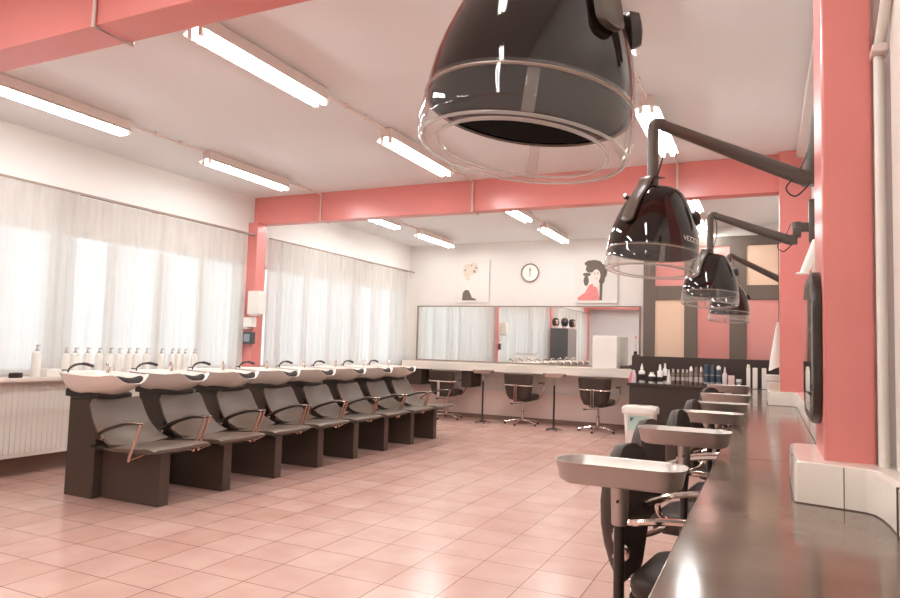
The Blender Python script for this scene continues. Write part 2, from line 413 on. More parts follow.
for (lb, a, b, s) in cl:
    o = curtain(a, b, -6.2 if s % 2 else -6.275, 0.925, 2.70, s, 6.5).build('sheer_curtain', 'curtain', ang=180)
    tag(o, lb, 'curtain', 'sheer curtains along the window wall')
for (lb, a, b) in (('thin dark curtain rail over the near window bay', 2.53, 7.02), ('thin dark curtain rail over the far window bay', 7.34, 11.58), ('thin curtain rail behind the viewer', -2.38, 2.18)):
    r = thing('curtain_rail', lb, 'curtain rail', (XL, a, 2.715), 0, 'curtain rails')
    MB().box(0.10, 0.145, 0, b-a, -0.012, 0.012, 0.003).build('rail', 'mframe', r)
    for k in range(4):
        y = 0.2+(b-a-0.4)*k/3
        MB().box(0.0, 0.11, y-0.015, y+0.015, -0.008, 0.008).build('bracket', 'frame_white', r, smooth=False)

# ------------------------------------------------------------------ radiator
rad = thing('panel_radiator', 'long white ribbed panel radiator below the window sill', 'radiator', (-6.275, 2.62, 0.17))
rb = MB(); L = 3.0
rb.box(0.0, 0.10, 0, L, 0, 0.70, 0.006)
for k in range(int(L/0.05)):
    y = 0.03+k*0.05
    rb.box(0.095, 0.106, y, y+0.038, 0.035, 0.665, 0.005)
rb.build('panel', 'white_metal', rad)
g = MB()
for k in range(40): g.box(0.012, 0.088, 0.02+k*0.0745, 0.02+k*0.0745+0.05, 0.699, 0.703)
g.build('grille', 'fixture', rad, smooth=False)
for y in (0.4, 2.6): MB().box(-0.075, 0.0, y-0.02, y+0.02, 0.1, 0.5).build('bracket', 'white_metal', rad, smooth=False)
MB().tube(smoothpath([(0.05, L-0.05, 0.0), (0.05, L-0.05, -0.06), (0.045, L+0.1, -0.07), (0.045, L+0.3, -0.07)]), 0.011).build('pipe', 'white_metal', rad)

# ------------------------------------------------------------------ backwash units
def basin_mesh():
    N = 44; a, b = 0.36, 0.262
    def outline(t):
        c, s = math.cos(t), math.sin(t); e = 2.0/2.6
        return math.copysign(abs(c)**e, c), math.copysign(abs(s)**e, s)
    def rimz(ux, uy):
        z = 1.0
        if ux > 0.2:
            f = min(1, (ux-0.2)/0.65)
            horn = math.exp(-((abs(uy)-0.62)/0.22)**2)
            notch = math.exp(-(uy/0.52)**4)
            z += f*(0.022*horn - 0.052*notch)
        z -= 0.012*(ux+1)
        return z
    T = [2*PI*k/N for k in range(N)]
    rings = []
    # outer skin from foot to rim
    for q in (0, 0.12, 0.3, 0.5, 0.7, 0.88, 1.0):
        s = 0.40+0.60*(q**0.62); ring = []
        for t in T:
            ux, uy = outline(t)
            zr = rimz(ux, uy)-0.012; zb = 0.815
            x = -0.06+a*ux*s if False else (-0.05*(1-q))+a*ux*s
            zz = zb+(zr-zb)*(q**1.35 if ux < 0 else q**1.15)
            ring.append((x, b*uy*s, zz))
        rings.append(ring)
    for (ins, dz) in ((-0.008, -0.004), (0.004, 0.0), (0.018, -0.003), (0.03, -0.014)):
        ring = []
        for t in T:
            ux, uy = outline(t); zr = rimz(ux, uy)
            ring.append(((a-ins)*ux, (b-ins)*uy, zr+dz))
        rings.append(ring)
    for q in (0.25, 0.55, 0.8, 1.0):
        ring = []
        for t in T:
            ux, uy = outline(t); zr = rimz(ux, uy)-0.014; s = 1-0.72*q**1.4
            ring.append(((a-0.03)*ux*s-0.05*q, (b-0.03)*uy*s, zr+(0.872-zr)*(1-(1-q)**1.8)))
        rings.append(ring)
    return MB().loft(rings, cap0=True, cap1=True)

def make_wash(label):
    # local: +x towards the sitter's feet, y along the row, floor at z=0, origin under the tower back
    u = thing('backwash_unit', label, 'hair washing unit', (0, 0, 0), 0, 'backwash units in a row along the windows')
    MB().box(0, 0.335, -0.13, 0.13, 0.0, 0.80, 0.006).build('tower', 'unitbody', u)
    MB().prism([(0.0, 0.80), (0.30, 0.786), (0.36, 0.79), (0.375, 0.80), (0.375, 0.83), (0.34, 0.838), (0.02, 0.868), (-0.02, 0.86), (-0.02, 0.80)], 'y', -0.16, 0.16, 0.005).build('support_collar', 'blackplastic', u)
    MB().box(0.33, 0.975, -0.05, 0.05, 0.0, 0.405, 0.005).build('pedestal', 'unitbody', u)
    MB().box(0.30, 1.02, -0.15, 0.15, 0.402, 0.425, 0.004).build('seat_plate', 'blackplastic', u)
    # backrest: curved shell
    prof = [(0.352, 0.788), (0.368, 0.752), (0.40, 0.685), (0.44, 0.615), (0.495, 0.55), (0.565, 0.498), (0.645, 0.464), (0.69, 0.45)]
    rings = []
    for i, (x, z) in enumerate(prof):
        x0, z0 = prof[max(i-1, 0)]; x1, z1 = prof[min(i+1, len(prof)-1)]
        t = Vector((x1-x0, 0, z1-z0)).normalized(); nrm = Vector((-t.z, 0, t.x)); nrm = nrm if nrm.x > 0 else -nrm
        f = i/(len(prof)-1); w = 0.235+0.04*f; w -= 0.02 if i == 0 else 0; th = 0.062 if 0 < i < len(prof)-1 else 0.03
        c = Vector((x, 0, z)); ring = []
        for k in range(13):
            y = -w+2*w*k/12; edge = (abs(y)/w)
            ring.append(c+Vector((0, y, 0))+nrm*(0.035*edge**2-0.004*edge**8))
        for k in range(13):
            y = w-2*w*k/12; edge = (abs(y)/w)
            ring.append(c+Vector((0, y*0.97, 0))+nrm*(0.035*edge**2-th*(1-0.55*edge**6)))
        rings.append(ring)
    MB().loft(rings).build('backrest', 'leather', u, ang=60)
    rings = []
    for (x, w, zt, zb) in ((0.60, 0.255, 0.446, 0.425), (0.62, 0.272, 0.456, 0.42), (0.76, 0.279, 0.466, 0.42), (0.95, 0.282, 0.478, 0.425), (1.07, 0.282, 0.489, 0.43), (1.125, 0.279, 0.486, 0.438), (1.15, 0.272, 0.474, 0.45)):
        n = 12; ring = []
        for k in range(n+1):
            y = -w+2*w*k/n; e = abs(y)/w; ring.append((x, y, zt-0.006*(1-e*e)-0.012*e**10))
        for k in range(n+1):
            y = w-2*w*k/n; e = abs(y)/w; ring.append((x, y*0.985, zb+0.01*e**8))
        rings.append(ring)
    MB().loft(rings).build('seat', 'leather', u, ang=60)
    for s in (-1, 1):
        y = 0.312*s
        arc = smoothpath([(0.56, y*0.93, 0.515), (0.60, y, 0.55), (0.68, y, 0.592), (0.80, y, 0.63), (0.90, y, 0.652), (1.045, y, 0.664)], 5)
        am = MB().tube(arc, 0.017, 8, flat=0.55)
        ao = am.build('armrest', 'blackplastic', u)
        MB().box(0.84, 1.055, y-0.019, y+0.019, 0.6655, 0.672, 0.003, M4=Matrix.Translation((0, 0, 0))).build('cap', 'chrome', ao)
        MB().tube([(1.045, y, 0.66), (0.945, y, 0.40), (0.94, y, 0.378)], 0.0105, 8).build('strut', 'copper', ao)
        MB().tube([(0.945, y, 0.392), (0.945, y*0.6, 0.415)], 0.009, 8).build('bolt', 'copper', ao)
        MB().box(0.585, 0.615, y*0.9-0.012, y*0.9+0.012, 0.505, 0.53, 0.005).build('hinge', 'copper', ao)
    bs = basin_mesh().xf(Matrix.Translation((0.225, 0, 0))).build('basin', 'ceramic', u, ang=70)
    # neck rest: dark pad lying in the front notch
    rings = []
    for k in range(11):
        y = -0.112+0.224*k/10; e = abs(y)/0.112; zc = 0.938+0.026*e**2; xx = 0.545-0.02*e**2
        h = 0.027*(1-0.35*e**6); d = 0.036*(1-0.35*e**6)
        rings.append([(xx+d*math.cos(t), y, zc+h*math.sin(t)+0.3*d*math.cos(t)*-1) for t in [2*PI*j/12 for j in range(12)]])
    MB().loft(rings).build('neck_rest', 'rubber', bs)
    MB().lathe([(0.022, 0), (0.022, 0.008), (0.016, 0.012), (0.016, 0.05), (0.018, 0.055), (0.012, 0.066)], (0.10, 0.13, 0.985), 14).tube(smoothpath([(0.10, 0.13, 1.03), (0.115, 0.11, 1.065), (0.145, 0.08, 1.07), (0.17, 0.055, 1.045)]), 0.009).build('faucet', 'chrome', bs)
    MB().tube(smoothpath([(-0.075, -0.11, 0.99), (-0.085, -0.09, 1.02), (-0.09, -0.03, 1.05), (-0.085, 0.05, 1.055), (-0.07, 0.12, 1.035)]), [0.008]*8+[0.010]*9+[0.014]*8).build('shower_handle', 'blackplastic', bs)
    MB().tube([(-0.06+0.02*math.cos(t), -0.15+0.02*math.sin(t), 1.008) for t in [2*PI*k/12 for k in range(12)]], 0.005, 6, closed=True).build('hose_ring', 'blackplastic', bs)
    return u
wl = ['nearest white-basin wash unit, its dark tower unhidden beside the radiator', 'second white-basin wash unit from the radiator end of the row', 'third wash unit from the radiator end, below the edge of the near curtain',
      'fourth wash unit from the radiator end, basin in front of the pink pillar', 'fifth wash unit in the row, fourth from the back wall end', 'sixth wash unit in the row, third from the back wall end',
      'second to last wash unit, next to the far end of the row', 'farthest wash unit, at the end of the row before the long mirror']
w0 = make_wash(wl[0])
for n in range(8):
    o = w0 if n == 0 else copy_tree(w0)
    o.location = (-5.2, 3.89+0.676*n, 0); o['label'] = wl[n]

# ------------------------------------------------------------------ sill bottles
def bottle(name, loc, prof, mat, seg=14, parent=None): return MB().lathe(prof, seg=seg).build(name, mat, parent, loc)
def pump_bottle(loc, label, group, s=1.0, cat='bottle'):
    b = bottle('pump_bottle', loc, [(0.036*s, 0), (0.04*s, 0.004), (0.04*s, 0.205*s), (0.034*s, 0.228*s), (0.016*s, 0.24*s)], 'white_plastic')
    MB().lathe([(0.016*s, 0.24*s), (0.016*s, 0.262*s), (0.006*s, 0.265*s), (0.006*s, 0.29*s)], seg=10).box(-0.008*s, 0.045*s, -0.008*s, 0.008*s, 0.288*s, 0.30*s, 0.002).build('pump', 'silver', b)
    return tag(b, label, cat, group)
bys = [4.35, 4.45, 4.58, 4.71, 4.84, 4.94, 5.06, 5.16, 5.29, 5.49, 5.64, 5.73, 5.83, 5.97]
ordn = ['first', 'second', 'third', 'fourth', 'fifth', 'sixth', 'seventh', 'eighth', 'ninth', 'tenth', 'eleventh', 'twelfth', 'thirteenth', 'last']
for i, y in enumerate(bys):
    pump_bottle((-6.12, y, 0.90), 'white pump bottle on the sill, %s from the left of the row of fourteen' % ordn[i], 'pump bottles on the window sill', 0.93)
pump_bottle((-6.13, 4.07, 0.90), 'white pump bottle standing apart on the sill above the radiator', 'pump bottles on the window sill', 1.0)
o = MB().box(-0.05, 0.05, -0.07, 0.07, 0, 0.075, 0.006).build('storage_box', 'white_plastic', None, (-6.125, 4.075+0.14, 0.90)); tag(o, 'low white box on the sill behind the lone pump bottle', 'box')
o = MB().lathe([(0.03, 0), (0.032, 0.02), (0.03, 0.045), (0.0, 0.05)], seg=12, sx=1.0, sy=2.0).build('sill_tray', 'blackplastic', None, (-6.1, 3.87, 0.90)); tag(o, 'small black dish on the sill at the left edge of the photo', 'dish')
o = MB().box(-0.045, 0.045, -0.10, 0.10, 0, 0.11, 0.008).build('equipment_box', 'blackplastic', None, (-6.205, 11.30, 0.90)); tag(o, 'small black box on the sill end in the far corner', 'box')

# ------------------------------------------------------------------ pillar dispensers
d = thing('towel_dispenser', 'large white paper towel dispenser on the pink pillar', 'dispenser', (-6.17, 7.04, 1.62))
MB().box(-0.03, 0.17, -0.13, 0.0, 0.02, 0.33, 0.012, M4=Matrix.Rotation(0.0, 4, 'Z')).build('housing', 'white_plastic', d)
MB().box(0.0, 0.14, -0.115, -0.03, 0.0, 0.022, 0.004).build('slot', 'frame_white', d)
d = thing('soap_dispenser', 'small white soap dispenser below the paper towel dispenser', 'dispenser', (-6.235, 7.041, 1.475))
MB().box(-0.06, 0.10, -0.09, 0.0, 0.0, 0.13, 0.012).build('housing', 'white_plastic', d); MB().box(-0.04, 0.03, -0.105, -0.02, -0.03, 0.0, 0.004).build('nozzle', 'fixture', d)
d = thing('wall_socket_box', 'small dark box on the pink pillar under the white dispensers', 'wall box', (-6.235, 7.04, 1.25))
MB().box(-0.07, 0.09, -0.07, 0.0, 0.0, 0.16, 0.01).build('housing', 'darkcab', d); MB().box(-0.04, 0.06, -0.085, -0.07, 0.03, 0.13, 0.006).build('cover', 'slate', d)

# ------------------------------------------------------------------ ceiling lights
def make_light():
    t = thing('ceiling_light', '', 'ceiling light', (0, 0, 0), 0, 'fluorescent ceiling lights')
    L = 1.29
    MB().box(-0.05, 0.05, 0, L, -0.088, -0.002, 0.004).build('housing', 'fixture', t)
    refl = [(-0.10, -0.118), (-0.095, -0.118), (-0.05, -0.088), (0.05, -0.088), (0.095, -0.118), (0.10, -0.118), (0.05, -0.08), (-0.05, -0.08)]
    MB().prism(refl, 'y', 0.0, L).build('reflector', 'fixture', t, smooth=False)
    for s in (-1, 1):
        MB().cyl((0.042*s, 0.035, -0.122), (0.042*s, L-0.035, -0.122), 0.019, 10).build('tube', 'tube', t)
        for y in (0.018, L-0.018): MB().box(0.042*s-0.016, 0.042*s+0.016, y-0.014, y+0.014, -0.142, -0.086, 0.003).build('lamp_holder', 'white_plastic', t)
    return t
rows = [(-5.25, 'window-side'), (-3.1, 'middle'), (-0.82, 'counter-side')]
lt0 = make_light(); first = True
for (x, rn) in rows:
    for k, (y, dn) in enumerate(((2.88, 'nearest'), (5.13, 'second'), (7.88, 'third'), (9.87, 'farthest'))):
        o = lt0 if first else copy_tree(lt0); first = False
        o.location = (x, y, ZC); o['label'] = '%s fluorescent light of the %s ceiling row, %s the farther beam' % (dn, rn, 'before' if k < 2 else 'beyond')
for (x, rn) in rows:  # unseen lights added behind the viewer for brightness, assuming the rows continue
    for (y, dn) in ((0.35, 'close behind the nearest beam'), (-1.9, 'far behind the viewer')):
        o = copy_tree(lt0); o.location = (x, y, ZC); o['label'] = 'added out-of-view fluorescent light continuing the %s ceiling row, %s' % (rn, dn)
for (x, rn) in rows:
    for (pts, lb) in (
        ([(x, 1.66, 3.22), (x, 2.228, 3.22), (x, 2.228, 2.87), (x, 2.465, 2.868), (x, 2.465, 3.22), (x, 2.86, 3.22)], 'over the nearest beam'),
        ([(x, 4.19, 3.225), (x, 5.11, 3.225)], 'between its lights before the farther beam'),
        ([(x, 6.44, 3.225), (x, 7.128, 3.225), (x, 7.128, 2.868), (x, 7.315, 2.868), (x, 7.315, 3.22), (x, 7.86, 3.22)], 'around the farther beam'),
        ([(x, 9.19, 3.225), (x, 9.85, 3.225)], 'between its lights beyond the farther beam')):
        c = MB().tube(pts, 0.0105, 8).build('conduit_pipe', 'fixture'); tag(c, 'thin grey conduit of the %s light row, %s' % (rn, lb), 'conduit', 'cable conduits on the ceiling')
        y0, y1 = pts[0][1], pts[1][1]
        for f in (0.33, 0.66): MB().box(x-0.012, x+0.012, y0+(y1-y0)*f-0.012, y0+(y1-y0)*f+0.012, pts[0][2]-0.015, ZC-0.001, 0.002).build('clamp', 'fixture', c)

# ------------------------------------------------------------------ back wall: mirror, desk, clock, pictures
mr = thing('wall_mirror', 'long frameless-looking mirror with thin grey frame along the back wall', 'mirror', (-4.03, YB, 1.04))
MB().box(-2.09, 2.11, -0.02, -0.008, 0.0, 1.01).build('glass', 'mirror', mr, smooth=False)
fm = MB(); fm.box(-2.11, 2.11, -0.03, 0, -0.018, 0.003); fm.box(-2.11, 2.11, -0.03, 0, 1.008, 1.03); fm.box(-2.115, -2.085, -0.03, 0, -0.018, 1.03); fm.box(2.095, 2.125, -0.03, 0, -0.018, 1.03)
fm.build('frame', 'mframe', mr, smooth=False)
dk = thing('long_desk', 'long white worktop under the back wall mirror', 'desk', (-4.03, YB, 0))
MB().box(-2.12, 2.25, -0.58, -0.035, 0.985, 1.02, 0.005).box(-2.12, 2.25, -0.58, -0.555, 0.875, 0.985, 0.004).build('worktop', 'white_tile', dk)
for x, wd in ((-1.9, 0.16), (-0.83, 0.095)):
    MB().box(x-wd, x+wd, -0.5, -0.04, 0.58, 0.984, 0.004).build('support_box', 'darkwood', dk)
ck = thing('wall_clock', 'round white wall clock with a thin dark rim on the back wall', 'clock', (-3.87, YB, 2.67))
Rx = Matrix.Rotation(PI/2, 4, 'X')
MB().lathe([(0.0, 0), (0.155, 0), (0.155, 0.02), (0, 0.022)], seg=36, M4=Rx).build('dial', 'white_plastic', ck)
MB().tube([(0.16*math.cos(t), -0.022, 0.16*math.sin(t)) for t in [2*PI*k/40 for k in range(40)]], 0.013, 8, closed=True).build('rim', 'mframe', ck)
MB().box(-0.008, 0.008, -0.028, -0.024, -0.02, 0.095).build('hand', 'mframe', ck, smooth=False)
MB().box(-0.006, 0.006, -0.031, -0.028, -0.075, 0.02).build('hand', 'mframe', ck, smooth=False)
MB().box(-0.02, 0.025, -0.027, -0.023, 0.045, 0.06).build('emblem', 'mframe', ck, smooth=False)

def blob(cx, cz, rx, rz, n=20, wob=0.0, seed=0):
    r = random.Random(seed)
    return [(cx+rx*math.cos(2*PI*k/n)*(1+r.uniform(-wob, wob)), cz+rz*math.sin(2*PI*k/n)*(1+r.uniform(-wob, wob))) for k in range(n)]
pc = thing('picture_canvas', 'pale canvas print of a woman with straw-coloured flowered hair and dark top', 'picture', (-5.0, YB, 2.13))
MB().box(-0.34, 0.34, -0.028, 0, 0, 0.80, 0.003).build('canvas', 'canvas', pc)
h = MB()
for (cx, cz, rx, rz, s) in ((-0.06, 0.62, 0.13, 0.12, 1), (0.02, 0.70, 0.08, 0.06, 2), (-0.13, 0.55, 0.06, 0.06, 3), (-0.09, 0.48, 0.05, 0.07, 4), (0.06, 0.62, 0.06, 0.06, 5)):
    h.prism(blob(cx, cz, rx, rz, 22, 0.16, s), 'y', -0.0315-0.0003*s, -0.028)
h.build('hair_print', 'strawprint', pc, smooth=False)
h = MB()
for (cx, cz, r, s) in ((0.04, 0.585, 0.028, 1), (0.075, 0.655, 0.022, 2), (-0.02, 0.70, 0.016, 3), (-0.15, 0.61, 0.02, 4)): h.prism(blob(cx, cz, r, r, 12, 0.2, s), 'y', -0.0345, -0.028)
h.build('flower_print', 'mframe', pc, smooth=False)
MB().prism([(-0.06, 0.52), (0.03, 0.53), (0.05, 0.45), (0.045, 0.40), (0.0, 0.36), (0.0, 0.27), (0.05, 0.20), (-0.12, 0.20), (-0.07, 0.30), (-0.09, 0.42)], 'y', -0.0305, -0.028).build('face_print', 'paleprint', pc, smooth=False)
MB().prism([(-0.20, 0.04), (-0.19, 0.18), (-0.14, 0.24), (-0.07, 0.235), (-0.03, 0.16), (0.0, 0.09), (0.08, 0.07), (0.09, 0.04)], 'y', -0.032, -0.028).build('garment_print', 'hairprint', pc, smooth=False)
pc = thing('picture_canvas', 'canvas print of a dark-haired woman in a rose red robe', 'picture', (-2.70, YB, 2.12))
MB().box(-0.34, 0.40, -0.028, 0, 0, 0.80, 0.003).build('canvas', 'canvas', pc)
h = MB()
for k, (cx, cz, rx, rz) in enumerate(((-0.02, 0.69, 0.15, 0.06), (0.06, 0.62, 0.15, 0.07), (0.14, 0.55, 0.08, 0.13), (-0.06, 0.60, 0.09, 0.07), (-0.14, 0.39, 0.045, 0.09), (0.13, 0.40, 0.05, 0.07), (-0.13, 0.50, 0.07, 0.03))):
    h.prism(blob(cx, cz, rx, rz, 24, 0.06, k), 'y', -0.0315-0.0004*k, -0.028)
h.prism([(0.10, 0.36), (0.145, 0.36), (0.14, 0.05), (0.095, 0.05)], 'y', -0.0312, -0.028)
h.build('hair_print', 'hairprint', pc, smooth=False)
MB().prism(blob(0.035, 0.475, 0.072, 0.11, 20), 'y', -0.0355, -0.028).prism([(0.0, 0.40), (0.07, 0.38), (0.08, 0.26), (-0.02, 0.30)], 'y', -0.0352, -0.028).build('face_print', 'paleprint', pc, smooth=False)
MB().prism([(-0.29, 0.05), (-0.28, 0.10), (-0.16, 0.18), (-0.09, 0.31), (-0.03, 0.34), (0.04, 0.29), (0.07, 0.20), (0.10, 0.05)], 'y', -0.034, -0.028).build('garment_print', 'redprint', pc, smooth=False)
fd = MB()
for (cx, cz, rx, rz) in ((0.01, 0.50, 0.016, 0.007), (0.06, 0.505, 0.014, 0.007), (0.008, 0.525, 0.022, 0.004), (0.062, 0.53, 0.02, 0.004)): fd.prism(blob(cx, cz, rx, rz, 10), 'y', -0.0368, -0.0357)
fd.build('eye_print', 'hairprint', pc, smooth=False)
MB().prism(blob(0.035, 0.425, 0.016, 0.009, 10), 'y', -0.0368, -0.0357).build('lip_print', 'redprint', pc, smooth=False)

# things on the desk
o = MB().box(-0.20, 0.20, -0.14, 0.14, 0, 0.53, 0.01).build('display_box', 'white_plastic', None, (-2.40, 11.25, 1.02)); tag(o, 'plain white upright box on the long desk in front of the mirror', 'box')
o = MB().box(-0.07, 0.12, -0.08, 0.08, 0.02, 0.05, 0.006).box(-0.07, -0.05, -0.08, 0.08, 0, 0.02).box(0.10, 0.12, -0.08, 0.08, 0, 0.02).build('low_tray', 'blackplastic', None, (-2.08, 11.22, 1.02)); tag(o, 'low black rack on the desk right of the white box', 'rack')
b = thing('bottle_stand', 'black holder with a clear bottle at the right end of the desk', 'bottle holder', (-1.90, 11.18, 1.02))
MB().box(-0.05, 0.05, -0.05, 0.05, 0, 0.24, 0.01).box(-0.04, 0.01, -0.03, 0.03, 0.24, 0.29, 0.006).build('holder', 'blackplastic', b)
MB().lathe([(0.022, 0.29), (0.024, 0.40), (0.012, 0.44), (0.012, 0.49)], (-0.015, 0, 0), 12).build('bottle', 'lilac', b); MB().lathe([(0.014, 0.49), (0.014, 0.53)], (-0.015, 0, 0), 10).build('cap', 'pinkbright', b)

# ------------------------------------------------------------------ trays on poles
def tray_ring(w, d, r, z): return [(x, y, z) for (x, y) in rrect(w, d, r, 6)]
def make_tray(label):
    t = thing('tray_stand', label, 'tray stand', (0, 0, 0), 0, 'metal trays on black poles')
    w, d = 0.416, 0.20; H = 0.945
    rings = [tray_ring(w-0.06, d-0.05, 0.055, H-0.070), tray_ring(w-0.03, d-0.03, 0.065, H-0.060), tray_ring(w-0.004, d-0.004, 0.08, H-0.003), tray_ring(w+0.004, d+0.004, 0.082, H),
             tray_ring(w-0.006, d-0.006, 0.078, H), tray_ring(w-0.012, d-0.012, 0.076, H-0.004), tray_ring(w-0.034, d-0.036, 0.062, H-0.056), tray_ring(w-0.06, d-0.06, 0.05, H-0.063)]
    tr = MB().loft(rings).build('tray', 'tray', t, ang=50)
    MB().lathe([(0.024, 0.745), (0.026, 0.75), (0.030, 0.86), (0.034, 0.876)], seg=16).build('socket', 'tray', t)
    MB().cyl((-0.0005, -0.027, 0.825), (-0.0005, -0.036, 0.825), 0.005, 8).build('screw', 'blackplastic', t)
    MB().cyl((0, 0, 0.03), (0, 0, 0.755), 0.0175, 14).build('pole', 'blackplastic', t)
    bs = MB().lathe([(0.04, 0.02), (0.04, 0.05), (0.022, 0.07)], seg=14)
    for k in range(5):
        a = 2*PI*k/5+0.3; bs.tube([(0.03*math.cos(a), 0.03*math.sin(a), 0.042), (0.165*math.cos(a), 0.165*math.sin(a), 0.014)], [0.018, 0.011], 8, flat=0.6)
    bs.build('base', 'blackplastic', t)
    return t
t0 = make_tray('nearest metal tray on a black pole beside the counter edge')
tl = ['', 'second metal tray on a pole from the viewer, between the first two counter chairs', 'third metal tray along the counter, counted from the viewer', 'fourth metal tray along the counter, counted from the viewer',
      'second to last metal tray along the counter, before the bottle cabinet', 'last metal tray along the counter, highest against the bottle cabinet']
for i, (x, y, h, rz) in enumerate(((-0.432, 2.26, 0.939, 0.0), (-0.35, 3.37, 0.945, 0.02), (-0.34, 4.79, 0.92, -0.02), (-0.335, 5.62, 0.93, 0.03), (-0.33, 6.5, 0.95, 0.0), (-0.36, 7.62, 0.985, -0.03))):
    o = t0 if i == 0 else copy_tree(t0)
    o.location = (x, y, 0); o.rotation_euler.z = rz; o.scale.z = h/0.945
    if i: o['label'] = tl[i]
for (x, y, lb) in ((-4.42, 10.85, 'metal tray on a pole before the long desk, between the first two desk chairs'), (-3.09, 10.62, 'metal tray on a pole at the long desk, left of the rightmost desk chair')):
    o = copy_tree(t0); o.location = (x, y, 0); o.scale = (0.9, 0.9, 0.915/0.945); o.rotation_euler.z = 0.03; o['label'] = lb

# ------------------------------------------------------------------ salon chairs (local: facing +x)
def make_chair(name, label, group, kind):
    c = thing(name, label, 'chair', (0, 0, 0), 0, group)
    # backrest: curved padded shell
    if kind == 'counter': prof = [(0.44, 0.09), (0.46, 0.12), (0.51, 0.15), (0.58, 0.185), (0.66, 0.212), (0.75, 0.22), (0.83, 0.212), (0.885, 0.185), (0.925, 0.145), (0.947, 0.085), (0.954, 0.04)]
    else: prof = [(0.42, 0.10), (0.435, 0.15), (0.48, 0.205), (0.54, 0.235), (0.62, 0.25), (0.74, 0.265), (0.835, 0.272), (0.858, 0.268), (0.868, 0.255)]
    z0, z1 = prof[0][0], prof[-1][0]; rings = []
    for i, (z, w) in enumerate(prof):
        f = (z-z0)/(z1-z0)
        if kind == 'counter': xb = -0.205-0.02*math.sin(f*PI*0.9)-0.01*f; th = 0.075*(0.35+0.65*math.sin(PI*min(1, max(0.02, f*0.9+0.06)))**0.6)
        else: xb = -0.20-0.05*f; th = 0.05 if 0 < i < len(prof)-1 else 0.02
        if i in (0, len(prof)-1): th *= 0.45
        ring = []
        for k in range(13):
            y = -w+2*w*k/12; e = y/0.25; ring.append((xb+0.045*e*e, y, z))
        for k in range(13):
            y = w-2*w*k/12; e = y/0.25; q = abs(y)/w; ring.append((xb+0.045*e*e-th*(1-0.6*q**5), y*0.985, z))
        rings.append(ring)
    MB().loft(rings).build('backrest', 'blackseat', c, ang=60)
    rings = []
    for (z, g) in ((0.42, -0.035), (0.428, -0.008), (0.455, 0.0), (0.485, -0.004), (0.505, -0.02), (0.512, -0.06)):
        rings.append([(x, y, z+(0.01 if x > 0.15 and z > 0.5 else 0)) for (x, y) in rrect(0.43+2*g, 0.46+2*g, max(0.03, 0.10+g), 6, 0.05)])
    MB().loft(rings).build('seat', 'blackseat', c, ang=60)
    MB().box(-0.12, 0.14, -0.12, 0.12, 0.395, 0.42, 0.006).build('seat_plate', 'blackplastic', c)
    zb = 0.72 if kind == 'counter' else 0.675; xb = -0.315 if kind == 'counter' else -0.295
    if kind == 'counter':
        for q in (-1, 1):
            MB().tube(smoothpath([(-0.21, 0.17*q, zb-0.035), (-0.17, 0.24*q, zb-0.022), (-0.10, 0.278*q, zb), (0.03, 0.29*q, zb+0.022), (0.16, 0.29*q, zb+0.024), (0.26, 0.288*q, zb+0.006)], 5), 0.0135, 8).build('arm_rail', 'chrome', c)
    else:
        half = smoothpath([(xb+0.005, 0, zb), (xb+0.01, 0.14, zb), (xb+0.05, 0.245, zb), (xb+0.14, 0.288, zb+0.012), (xb+0.30, 0.292, zb+0.03), (xb+0.44, 0.29, zb+0.03), (xb+0.52, 0.288, zb+0.012)], 5)
        full = [Vector((p.x, -p.y, p.z)) for p in reversed(half)]+half[1:]
        MB().tube(full, 0.0125, 8).build('arm_rail', 'chrome', c)
    for s in (-1, 1):
        lp = smoothpath([(-0.14, 0.262*s, zb-0.008), (-0.178, 0.27*s, zb-0.045), (-0.172, 0.272*s, zb-0.085), (-0.14, 0.265*s, zb-0.112), (-0.16, 0.235*s, zb-0.145), (-0.215, 0.17*s, zb-0.165)] if kind == 'counter' else [(xb+0.52, 0.288*s, zb+0.012), (xb+0.545, 0.285*s, zb-0.04), (xb+0.50, 0.275*s, zb-0.13), (xb+0.43, 0.262*s, 0.47), (xb+0.38, 0.235*s, 0.44)], 5)
        MB().tube(lp, 0.0125, 8).build('arm_loop', 'chrome', c)
        if kind != 'counter': MB().box(xb+0.32, xb+0.53, 0.29*s-0.02, 0.29*s+0.02, zb+0.036, zb+0.055, 0.007).build('arm_pad', 'blackplastic', c)
    sx = xb-0.008
    if kind == 'counter': MB().tube(smoothpath([(xb+0.24, 0, 0.408), (xb+0.16, 0, 0.405), (xb+0.10, 0, 0.425), (xb+0.07, 0, 0.47), (xb+0.045, 0, 0.53)]), 0.016, 8, flat=0.5).build('spine', 'chrome', c)
    else: MB().box(xb-0.014, xb+0.0, -0.028, 0.028, 0.45, 0.69, 0.004).box(xb-0.014, xb+0.22, -0.028, 0.028, 0.40, 0.412, 0.004).box(xb-0.014, xb+0.0, -0.028, 0.028, 0.40, 0.46, 0.004).build('spine', 'chrome', c)
    MB().lathe([(0.03, 0.06), (0.03, 0.24), (0.02, 0.25), (0.02, 0.40)], seg=16).build('column', 'chrome', c)
    MB().tube([(0.03, 0.02, 0.36), (0.05, 0.16, 0.345), (0.055, 0.22, 0.335)], 0.006, 6).lathe([(0.012, 0), (0.012, 0.05)], seg=8, M4=Matrix.Translation((0.055, 0.22, 0.335)) @ Matrix.Rotation(-PI/2, 4, 'X')).build('lift_lever', 'blackplastic', c)
